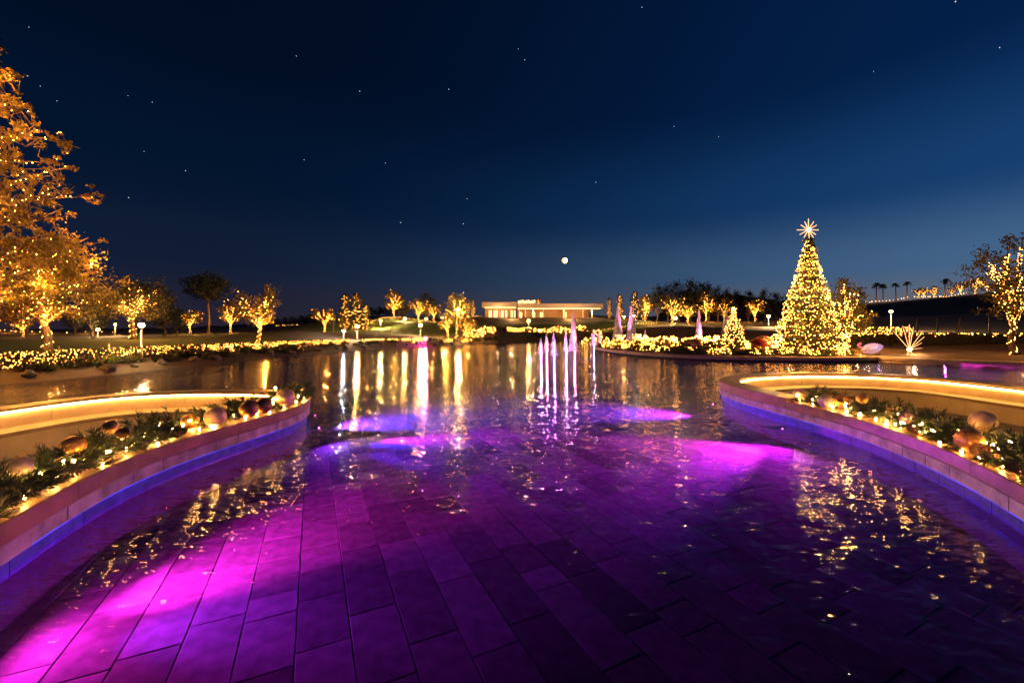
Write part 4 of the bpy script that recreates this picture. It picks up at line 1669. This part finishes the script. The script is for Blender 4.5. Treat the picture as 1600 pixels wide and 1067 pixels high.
# ------------------------------------------------------------------ lamps
def street_lamp(px, py, pyb, Y, label, e=220, gr=.13, m=None, col=(1, .62, .26)):
    b = ground_at(px, pyb, Y)
    top = at(px, py, Y).z
    t = thing('street_lamp', label, 'lamp', b, group='post lamps round the lake')
    hgt = top - b.z
    gr *= .8
    MB().tube([(0, 0, -.1), (0, 0, .12), (0, 0, .14), (0, 0, hgt - gr)], [.09, .08, .045, .035], 8).build('post', M_post, t, True)
    MB().lathe([(0, hgt - gr - .05), (gr * .7, hgt - gr - .04), (gr * .8, hgt - gr * .85), (0, hgt - gr * .8)], 12).build('collar', M_metal, t, True)
    g = MB()
    n = 8
    g.lathe([(gr * math.sin(math.pi * i / n), hgt - gr * math.cos(math.pi * i / n)) for i in range(n + 1)], 14)
    g.build('globe', m or M_lamp, t, True)
    MB().lathe([(0, hgt + gr * 1.1), (gr * .9, hgt + gr * .75), (gr * .95, hgt + gr * .68), (0, hgt + gr * .82)], 12).build('cap', M_metal, t, True)
    lamp(t, 'POINT', (4 if Y < 50 else 10) * e, col, (0, -gr * 1.3, hgt), .05)
    return t


street_lamp(221, 508, 562, 19.6, 'bright orange post lamp standing before the lit hedge', 200, .15)
street_lamp(153, 515, 530, 44, 'post lamp in front of the dark bushy tree', 200, .18)
street_lamp(558, 510, 536, 43, 'bright orange lamp by the two poplars', 300, .22)
street_lamp(657, 508, 531, 55, 'lamp above the short lit hedge, left of the pink lamp', 300, .25)
street_lamp(595, 501, 512, 72, 'small lamp halfway up the lawn hill', 300, .2)
street_lamp(633, 498, 506, 80, 'bright lamp near the crest of the lawn hill', 300, .26)
street_lamp(666, 498, 506, 82, 'lamp on the crest right of the brightest hill lamp', 250, .24)
street_lamp(691, 496, 505, 86, 'small lamp at the end of the hill path', 200, .2)
street_lamp(716, 484, 528, 57, 'tall lamp shining through the thickly lit shore tree', 300, .26)
street_lamp(826, 501, 524, 86, 'lamp on the lawn in front of the pavilion', 500, .32)
street_lamp(843, 516, 526, 84, 'small lamp among the far shore shrubs', 150, .22)
street_lamp(1055, 497, 508, 84, 'blazing lamp behind the island shrubs', 500, .4)
street_lamp(1201, 494, 512, 68, 'starry lamp left of the christmas tree', 400, .28)
street_lamp(1392, 487, 518, 55, 'post lamp at the foot of the dark hill', 500, .24)
street_lamp(537, 517, 532, 43, 'white globe lamp beside the orange one', 120, .17, M_lamp_white, (.8, .9, 1))
street_lamp(180, 507, 524, 50, 'small lamp behind the spreading pine', 150, .14)
street_lamp(990, 493, 500, 108, 'bluish white lamp below the dark cypress trees', 150, .3, M_lamp_white, (.8, .9, 1))
street_lamp(975, 495, 501, 106, 'warm lamp beside the bluish white one', 150, .26)
street_lamp(665, 529, 541, 48.5, 'pink globe lamp at the waterline on the far left shore', 260, .22, M_pinklamp, (1, .05, .4))

# thin poles and stakes
def pole(px, pyt, pyb, Y, label, r_=.03, m=None):
    b = ground_at(px, pyb, Y)
    z = at(px, pyt, Y).z
    t = thing('pole', label, 'pole', b)
    MB().tube([(0, 0, -.1), (0, 0, z - b.z - .02)], [r_, r_ * .9], 8).build('shaft', m or M_wood, t, True)
    MB().lathe([(0, z - b.z + .02), (r_ * 1.3, z - b.z + .01), (r_ * 1.3, z - b.z - .03), (0, z - b.z - .03)], 8).build('cap', M_metal, t)


pole(92, 538, 588, 16.8, 'thin stake in the bank below the round tree')
pole(170, 534, 580, 19, 'thin stake in the bank between round tree and lamp')
pole(297, 530, 565, 23.5, 'thin stake in the bank right of the near lamp')
pole(350, 529, 556, 27, 'thin stake in the bank below the umbrella pine')
pole(521, 492, 532, 46, 'slender pole beside a lit tree at the mound', .05, M_post)
pole(610, 513, 537, 50, 'short pole rising behind the short lit hedge', .05)
pole(1433, 498, 520, 42, 'bare post behind the terrace hedge, nearest the lamp', .06, M_post)
pole(1465, 497, 520, 42, 'bare post behind the terrace hedge, second from the lamp', .06, M_post)
pole(1546, 496, 521, 40, 'bare post behind the terrace hedge, next to the limb lit tree', .06, M_post)
t = thing('tripod_stake', 'three legged support stake behind the terrace hedge', 'stake', ground_at(1501, 520, 42))
for k, (dx, dy) in enumerate(((-.55, 0), (.05, .3), (.5, -.1))):
    MB().tube([(dx, dy, -.1), (0, 0, 1.55)], [.03, .03], 6).build('leg', M_wood, t)
t = thing('leaning_prop', 'leaning timber prop on the bank beside the near lamp', 'prop', flat(168, 578, .25))
MB().tube([(0, 0, 0), (-.6, .1, .72)], [.035, .03], 6).build('timber', M_wood, t)
MB().box((0, 0, -.06), (.14, .14, .16)).build('foot', M_rock, t)

# ------------------------------------------------------------------ fountains
def fountain(px, pyt, Y, w, col, label, e=1600, cols=1):
    t = thing('fountain_jet', label, 'fountain', ((px - 800) / F * Y, Y, 0), group='fountain jets')
    hgt = at(px, pyt, Y).z
    w *= 1.5
    r = np.random.default_rng(int(px))
    MB().lathe([(0, -.3), (.12, -.3), (.12, .02), (.05, .05), (.03, .1), (0, .1)], 10).build('nozzle', M_metal, t, True)
    sp = MB()
    for c in range(cols):
        ox = (c - (cols - 1) / 2) * w * 1.1
        n = 380
        z0 = hgt * r.uniform(0, 1, n) ** 1.1 * .93
        L = hgt * r.uniform(.05, .16, n)
        L = np.minimum(L, hgt - z0)
        fall = r.uniform(size=n) < .45
        rad = np.where(fall, w * .55 * (1 - z0 / hgt) ** .8 * r.uniform(.3, 1, n), w * .12 * (1 - .7 * z0 / hgt) * r.uniform(0, 1, n))
        a = r.uniform(0, 6.28, n)
        x, y = np.cos(a) * rad + ox, np.sin(a) * rad
        k = np.clip(1 - (z0 + L) / hgt, 0, 1)
        x2, y2 = (x - ox) * .8 * k / np.maximum(1 - z0 / hgt, .05) + ox, y * .8
        ww = .022 + .010 * Y / 30
        for ca, sa in ((1, 0), (0, 1)):
            vq = np.stack([np.stack([x - ww * ca, y - ww * sa, z0], 1), np.stack([x + ww * ca, y + ww * sa, z0], 1), np.stack([x2 + ww * .3 * ca, y2 + ww * .3 * sa, z0 + L], 1), np.stack([x2 - ww * .3 * ca, y2 - ww * .3 * sa, z0 + L], 1)], 1)
            sp.add(vq, np.arange(n * 4).reshape(-1, 4))
    sp.build('spray', M_spray, t, kind='stuff')
    for c in range(cols):
        ox = (c - (cols - 1) / 2) * w * 1.1
        for q_ in (.5, .28):
            zz_ = np.linspace(0, 1, 10)
            MB().lathe([(max(.004, w * q_ * (1 - k2) ** .75), k2 * hgt * (.99 if q_ < .4 else .9)) for k2 in zz_], 14, (ox, 0, 0)).build('mist', M_mist, t, True)
    MB().lathe([(0, .012), (w * .5, .016), (w * .75, .004), (w * .75, -.02)], 18).build('foam_ring', M_spray, t, True)
    lamp(t, 'SPOT', e * hgt * hgt * .25, col, (0, -w * .9, .06), .04, (0, w * .9, hgt * .75), 40, .9)
    lamp(t, 'POINT', e * .03, col, (0, -w * .8, .25), .04)


PINK = (1.0, .24, .46)
LILA = (.85, .28, 1.0)
fountain(845, 528, 35.0, .36, LILA, 'small lilac jet, outermost of the cluster in open water')
fountain(854, 519, 38.5, .36, PINK, 'slim pink jet between two lilac jets')
fountain(865, 520, 32.2, .42, LILA, 'nearest lilac jet in the middle of the cluster')
fountain(884, 516, 38.6, .34, LILA, 'slim lilac jet directly beside the tallest pink jet')
fountain(896, 485, 38.8, .62, PINK, 'tallest pink jet of the cluster in open water')
fountain(927, 514, 55, .5, LILA, 'small jet behind the tip of the island, the one closer to the cluster')
fountain(936, 513, 72, .6, PINK, 'small jet behind the tip of the island, the one closer to the twin fountain')
fountain(976, 476, 60, 1.2, PINK, 'tall broad twin stemmed pink fountain behind the island', 2000, 2)
fountain(1008, 514, 46, .4, PINK, 'tiny jet rising among the island shrubs')
fountain(1092, 482, 62, .8, PINK, 'slim pink fountain behind the middle of the island')
fountain(1135, 484, 62, 1.3, (1, .42, .3), 'wide orange pink fountain left of the small cone of lights')

# ------------------------------------------------------------------ ornaments on the island
p = Vector((15.4, 28.6, isl_z(15.4, 28.6)))
t = thing('light_cone', 'small see through cone frame of lights on the island', 'light cone', (p.x, p.y, p.z), group=None)
fr = MB()
lb = []
for i in range(9):
    a = i * 2 * math.pi / 9
    b_, tp_ = np.array([math.cos(a) * .95, math.sin(a) * .95, 0]), np.array([0, 0, 2.75])
    fr.tube([b_, tp_], .012, 5)
    for k in np.linspace(.02, .97, 24):
        lb.append(b_ * (1 - k) + tp_ * k + RNG.normal(size=3) * .07)
fr.build('frame', M_metal, t)
MB().balls(np.array(lb), .022).build('string_lights', M_bulb_tree, t, kind='stuff')
MB().balls([(0, 0, 2.82)], .09, True).build('top_light', M_bulb_tree, t)

def lying_ornament(x, y, rz, s, label, m1, m2):
    t = thing('giant_ornament', label, 'ornament', (x, y, isl_z(x, y) + .42 * s), rz)
    n = 14
    b = MB()
    b.lathe([(.5 * s * math.sin(math.pi * i / n) ** .85, -.75 * s * math.cos(math.pi * i / n)) for i in range(n + 1)], 22)
    o = b.build('body', m1, t, True)
    o.rotation_euler = (0, R(78), 0)
    sw = MB()
    for k in range(3):
        u = np.linspace(.12, .9, 26)
        a = u * 3.4 + k * 2.1
        rr_ = .515 * s * np.sin(math.pi * u) ** .85
        sw.tube(np.stack([rr_ * np.cos(a), rr_ * np.sin(a), -.75 * s * np.cos(math.pi * u)], 1), .05 * s, 6)
    o = sw.build('swirl', m2, t, True)
    o.rotation_euler = (0, R(78), 0)
    c = MB()
    c.lathe([(0, .70 * s), (.17 * s, .70 * s), (.17 * s, .86 * s), (.12 * s, .9 * s), (0, .9 * s)], 14)
    o = c.build('hanger_cap', M_goldband, t, True)
    o.rotation_euler = (0, R(78), 0)
    return t


lying_ornament(16.2, 26.7, .35, 1.05, 'giant dark red and gold swirled ornament lying left of the christmas tree', M_red, M_goldband)
lying_ornament(12.6, 28.6, -.6, .8, 'giant dark ornament lying in shadow in the middle of the island', M_bronze, M_red)

# lilac bird figure
t = thing('bird_figure', 'glowing lilac bird shaped light figure at the end of the island', 'light figure', (22.6, 25.9, .34))
b = MB()
u = np.linspace(0, 1, 15)
b.lathe([(.34 * math.sin(math.pi * q) ** .7 * (1 - .25 * q), -.7 + 1.4 * q) for q in u], 18)
o = b.build('body', M_lilac, t, True, loc=(.1, 0, .42))
o.rotation_euler = (0, R(80), 0)
for k in range(7):
    q = .14 + k * .12
    rr_ = .345 * math.sin(math.pi * q) ** .7 * (1 - .25 * q)
    a = np.linspace(0, 2 * math.pi, 20)
    g = MB()
    g.tube(np.stack([rr_ * np.cos(a), rr_ * np.sin(a), 0 * a - .7 + 1.4 * q], 1), .012, 5, False)
    g.build('rib', glow('lilac_rib', (.75, .45, 1), 1), t, loc=(.1, 0, .42)).rotation_euler = (0, R(80), 0)
a = np.linspace(0, 1, 12)
nk = MB()
nk.tube(np.stack([-.55 - .28 * np.sin(a * 2.6), 0 * a, .42 + .36 * a - .1 * a ** 3], 1), .07 - .03 * a, 8)
nk.build('neck', glow('pink_neck', (1, .2, .2), .9), t, True)
hd = MB()
hd.lathe([(0, -.1), (.06, -.06), (.08, .0), (.05, .07), (.015, .16), (0, .17)], 10)
o = hd.build('head', glow('pink_neck', (1, .2, .2), .9), t, True, loc=(-.70, 0, .69))
o.rotation_euler = (0, R(-100), 0)
MB().box((0, 0, .02), (.9, .3, .06)).build('base', M_metal, t)
lamp(t, 'POINT', 6, (.8, .5, 1), (.1, -.5, .5), .05)

# fan of glowing rods
q = flat(1421, 557, .31)
t = thing('rod_sculpture', 'fan of glowing rods bursting upward on the terrace edge', 'light sculpture', q)
MB().balls([(0, 0, .42)], .13, True).build('core', M_starcore, t)
for a, L in ((-.62, 1.35), (-.36, 1.5), (-.14, 1.45), (.08, 1.5), (.30, 1.4), (.55, 1.3), (.80, 1.1), (1.15, .95), (1.45, .7)):
    d = np.array([math.sin(a), .15 * math.sin(a * 7), math.cos(a)])
    MB().tube([np.array([0, 0, .42]) + d * .1, np.array([0, 0, .42]) + d * L], [.018, .010], 6).build('rod', M_star, t)
for a in (-.5, 0.05, .5):
    MB().tube([(0, 0, .42), (math.sin(a) * .5, .2 * math.cos(a * 9), 0)], [.026, .02], 6).build('leg', M_star, t)
lamp(t, 'POINT', 120, (1, .55, .22), (0, -.35, .5), .06)
for k, (px, py) in enumerate(((1512, 545), (1530, 546), (1552, 547), (1572, 548), (1590, 548))):
    p = flat(px, py, .31)
    plant('lit0', p, 1.0 + .15 * (k % 3), 'small lit plant along the foot of the terrace hedge', 'lit plants at the terrace hedge', k * 1.1)
for k in range(4):
    p = at(1365 + k * 16, 519, 46 + k % 2 * 3)
    plant('lit1', (p.x, p.y, gz(p.x, p.y)), 1.3, 'lit shrub at the foot of the post lamp by the dark hill', 'lit shrubs by the hill lamp', k)

# ------------------------------------------------------------------ pavilion on the hill
BY = 118.0
k_ = BY / F
bx = lambda px: (px - 800) * k_
bz = lambda py: H + (YH - py) * k_
z0 = bz(497)
pv = thing('pavilion', 'long low flat roofed pavilion glowing with windows on the hill', 'building', (0, BY, 0))
MB().box(((bx(753) + bx(808)) / 2, 6, bz(476)), (bx(808) - bx(753), 12, bz(472) - bz(480))).build('roof_slab', M_white, pv)
MB().box(((bx(808) + bx(940)) / 2 + .15, 5, bz(478.7)), (bx(940) - bx(808) - .3, 14, bz(475) - bz(482.4))).build('roof_slab', M_white, pv)
MB().box(((bx(757) + bx(806)) / 2, 7, (z0 - 1 + bz(480)) / 2), (bx(806) - bx(757), 9.8, bz(480) - z0 + 1)).build('wall', M_brownwall, pv)
MB().box(((bx(808) + bx(925)) / 2, 8, (z0 - 1 + bz(482.4)) / 2), (bx(925) - bx(808), 6.8, bz(482.4) - z0 + 1)).build('wall', M_brownwall, pv)
MB().box(((bx(757) + bx(945)) / 2, 3.5, z0 - .6), (bx(945) - bx(757), 12, 1.0)).build('terrace_slab', M_conc, pv)
for xa, xb in ((762.5, 768.5), (770.5, 777.5), (782, 787), (788.5, 793), (797.5, 801.5), (802.5, 806)):
    w = bx(xb) - bx(xa)
    h_ = bz(484) - bz(496)
    o = MB().box(((bx(xa) + bx(xb)) / 2, 2.06, (bz(484) + bz(496)) / 2), (w, .1, h_)).build('window', M_metal, pv)
    MB().box(((bx(xa) + bx(xb)) / 2, 1.99, (bz(484) + bz(496)) / 2), (w - .18, .06, h_ - .18)).build('pane', M_window, o)
for xa, xb in ((811, 817), (833, 838), (845, 850), (886, 889)):
    w = bx(xb) - bx(xa)
    h_ = bz(486) - bz(496)
    o = MB().box(((bx(xa) + bx(xb)) / 2, 4.56, (bz(486) + bz(496)) / 2), (w, .1, h_)).build('window', M_metal, pv)
    MB().box(((bx(xa) + bx(xb)) / 2, 4.49, (bz(486) + bz(496)) / 2), (w - .18, .06, h_ - .18)).build('pane', M_window, o)
for px in (811, 821, 833, 849, 881, 911, 925):
    MB().tube([(bx(px), .2, z0 - .2), (bx(px), .2, bz(482.4))], [.16, .16], 8).build('column', M_white, pv)
MB().box(((bx(808) + bx(937)) / 2, -1.2, bz(482.4) - .06), (bx(937) - bx(810), .25, .1)).build('soffit_light', M_soffit, pv)
MB().box(((bx(757) + bx(806)) / 2, .9, bz(480) - .06), (bx(806) - bx(757), .2, .1)).build('soffit_light', M_soffit, pv)
for i in range(9):
    MB().lathe([(0, .34), (.25, .2), (.3, -.1), (.28, -.62), (0, -.62)], 10, (bx(811 + i * 3.1), 3, bz(470.2) + (i % 3) * .12)).build('roof_lantern', M_window, pv)
MB().lathe([(0, 1.9), (.35, 1.6), (.62, .9), (.7, .2), (.7, -.4), (0, -.4)], 14, (bx(843), 4, bz(474.8))).build('roof_dome', mat('dome_gold', (.6, .3, .1), .4, var=.2), pv)
MB().tube([(bx(834), 4, bz(476)), (bx(834), 4, bz(459))], [.12, .06], 6).build('mast', M_metal, pv)
for x_ in (-4, 6, 15, 23):
    lamp(pv, 'POINT', 800, (1, .5, .17), (x_, -.6, bz(487)), .1)
lamp(pv, 'POINT', 500, WARM, (bx(842), 1.0, bz(466)), .1)
lamp(pv, 'POINT', 1700, (1, .5, .17), (0, -8, z0 + .6), .1)
lamp(pv, 'POINT', 1700, (1, .5, .17), (16, -8, z0 + .6), .1)


# ------------------------------------------------------------------ lit edges of paths
def lit_rail(pts, label, lift=.25, gap=.55, r_=.06, nl=3):
    q = []
    for (px, py, Y) in pts:
        g = ground_at(px, py, Y)
        q.append((g.x, g.y, g.z + lift))
    q = catmull(q, 1.0)
    q[:, 2] = np.maximum(q[:, 2], ground_h(q[:, :2]) + lift)
    t = thing('lit_path_rail', label, 'path light')
    MB().tube(q, .02, 4).build('cable', M_metal, t)
    d = np.concatenate([[0], np.cumsum(np.linalg.norm(np.diff(q, axis=0), axis=1))])
    u = np.arange(0, d[-1], gap)
    u = u + RNG.uniform(-.3, .3, len(u)) * gap
    pts_ = np.stack([np.interp(u, d, q[:, k]) for k in range(3)], 1)
    MB().balls(pts_ + RNG.normal(size=pts_.shape) * .05, r_ * RNG.uniform(.6, 1.3, len(u))).build('lights', M_bulb_path, t, kind='stuff')
    po = MB()
    for i in range(0, len(q), 3):
        po.tube([q[i] - np.array([0, 0, lift + .1]), q[i]], [.03, .03], 5)
    po.build('brackets', M_metal, t)
    for k in range(nl):
        c = q[int((k + .5) / nl * len(q))]
        lamp(t, 'POINT', 220, WARM, (c[0], c[1] - .3, c[2] + .3), .06)


lit_rail([(548, 512, 70), (575, 506, 76), (605, 501, 82), (640, 498, 88), (690, 496, 98), (752, 496, 112)], 'glowing edge of the path climbing the lawn hill')
lit_rail([(432, 516, 90), (460, 515, 92), (505, 514, 95)], 'glowing low edge on the mound below the far trees')
lit_rail([(0, 524, 60), (60, 525, 56), (120, 524, 58), (190, 523, 60)], 'low row of lights behind the round tree', gap=1.6)
lit_rail([(1352, 472, 149), (1400, 469, 149), (1424, 468, 149)], 'glowing line along the ridge under the palms', .5, 1.3, .13)
lit_rail([(1428, 468, 149), (1475, 464, 149), (1530, 460, 149)], 'glowing line along the ridge under the round lit trees', .5, 1.0, .13)
lit_rail([(930, 511, 92), (975, 512, 90), (1030, 513, 88)], 'glowing path edge between pavilion lawn and fountains')

# ------------------------------------------------------------------ far hills, moon, stars
for pts, lab in (([(1040, 478), (1085, 470), (1120, 462), (1160, 461), (1200, 468), (1260, 478), (1330, 486)], 0), ([(300, 511), (420, 505), (520, 503), (640, 506), (760, 512)], 1)):
    Yh = 2400
    mb = MB()
    n = 40
    xs = np.linspace(pts[0][0], pts[-1][0], n)
    ys = np.interp(xs, [p_[0] for p_ in pts], [p_[1] for p_ in pts]) + np.sin(xs * .13) * .8
    fr_, tp_, bk = [], [], []
    for x, y in zip(xs, ys):
        c = at(x, y, Yh)
        fr_.append((c.x, Yh - 350, -5))
        tp_.append(tuple(c))
        bk.append((c.x, Yh + 350, -5))
    v = np.array(fr_ + tp_ + bk)
    f = [(i, i + 1, n + i + 1, n + i) for i in range(n - 1)] + [(n + i, n + i + 1, 2 * n + i + 1, 2 * n + i) for i in range(n - 1)]
    mb.add(v, f)
    mb.build('hill', M_hill, smooth=True, kind='structure')

mo = bpy.data.materials.new('moon_phase_glow')  # sunlit side of the moon put into the emission by surface direction
mo.use_nodes = True
n, l = mo.node_tree.nodes, mo.node_tree.links
n.remove(n['Principled BSDF'])
g = n.new('ShaderNodeNewGeometry')
dt = n.new('ShaderNodeVectorMath')
dt.operation = 'DOT_PRODUCT'
dt.inputs[1].default_value = (.93, -.3, -.2)
l.new(g.outputs['Normal'], dt.inputs[0])
mr = n.new('ShaderNodeMapRange')
mr.inputs[1].default_value = -.05
mr.inputs[2].default_value = .35
mr.inputs[3].default_value = 1.7
mr.inputs[4].default_value = 30
l.new(dt.outputs['Value'], mr.inputs[0])
e = n.new('ShaderNodeEmission')
e.inputs[0].default_value = (1, .55, .2, 1)
l.new(mr.outputs[0], e.inputs[1])
l.new(e.outputs[0], n['Material Output'].inputs[0])
mb = MB()
mb.lathe([(17 * math.sin(math.pi * i / 12), -17 * math.cos(math.pi * i / 12)) for i in range(13)], 24)
tag(mb.build('moon', mo, smooth=True, loc=at(882, 407, 2600)), 'small golden half moon low over the pavilion', 'moon')
sm = MB()
sm.balls([(0, 0, 0)], 1.0, True)
sme = sm.mesh('star')
sme.materials.append(M_sky_star)
for k, (px, py, s_) in enumerate([(1003, 12, 3), (1493, 3, 4.2), (1562, 75, 3.2), (820, 94, 2.8), (701, 140, 3), (562, 143, 3), (463, 88, 2.4), (475, 250, 2.6), (602, 255, 2.2), (931, 285, 2.6), (730, 311, 2.2), (724, 350, 3), (626, 348, 3), (290, 267, 2.8),
                                  (201, 309, 3), (225, 237, 2.2), (43, 119, 3.2), (63, 135, 2.4), (89, 158, 2.6), (238, 160, 2.2), (200, 150, 2.2), (1053, 198, 2.2), (1123, 214, 2), (810, 77, 2), (1365, 112, 2), (45, 43, 2.2)]):
    o = link('star', sme, None, at(px, py, 2600))
    o.scale = (s_ * .8,) * 3
    tag(o, 'tiny white star in the clear night sky', 'star', 'stars')
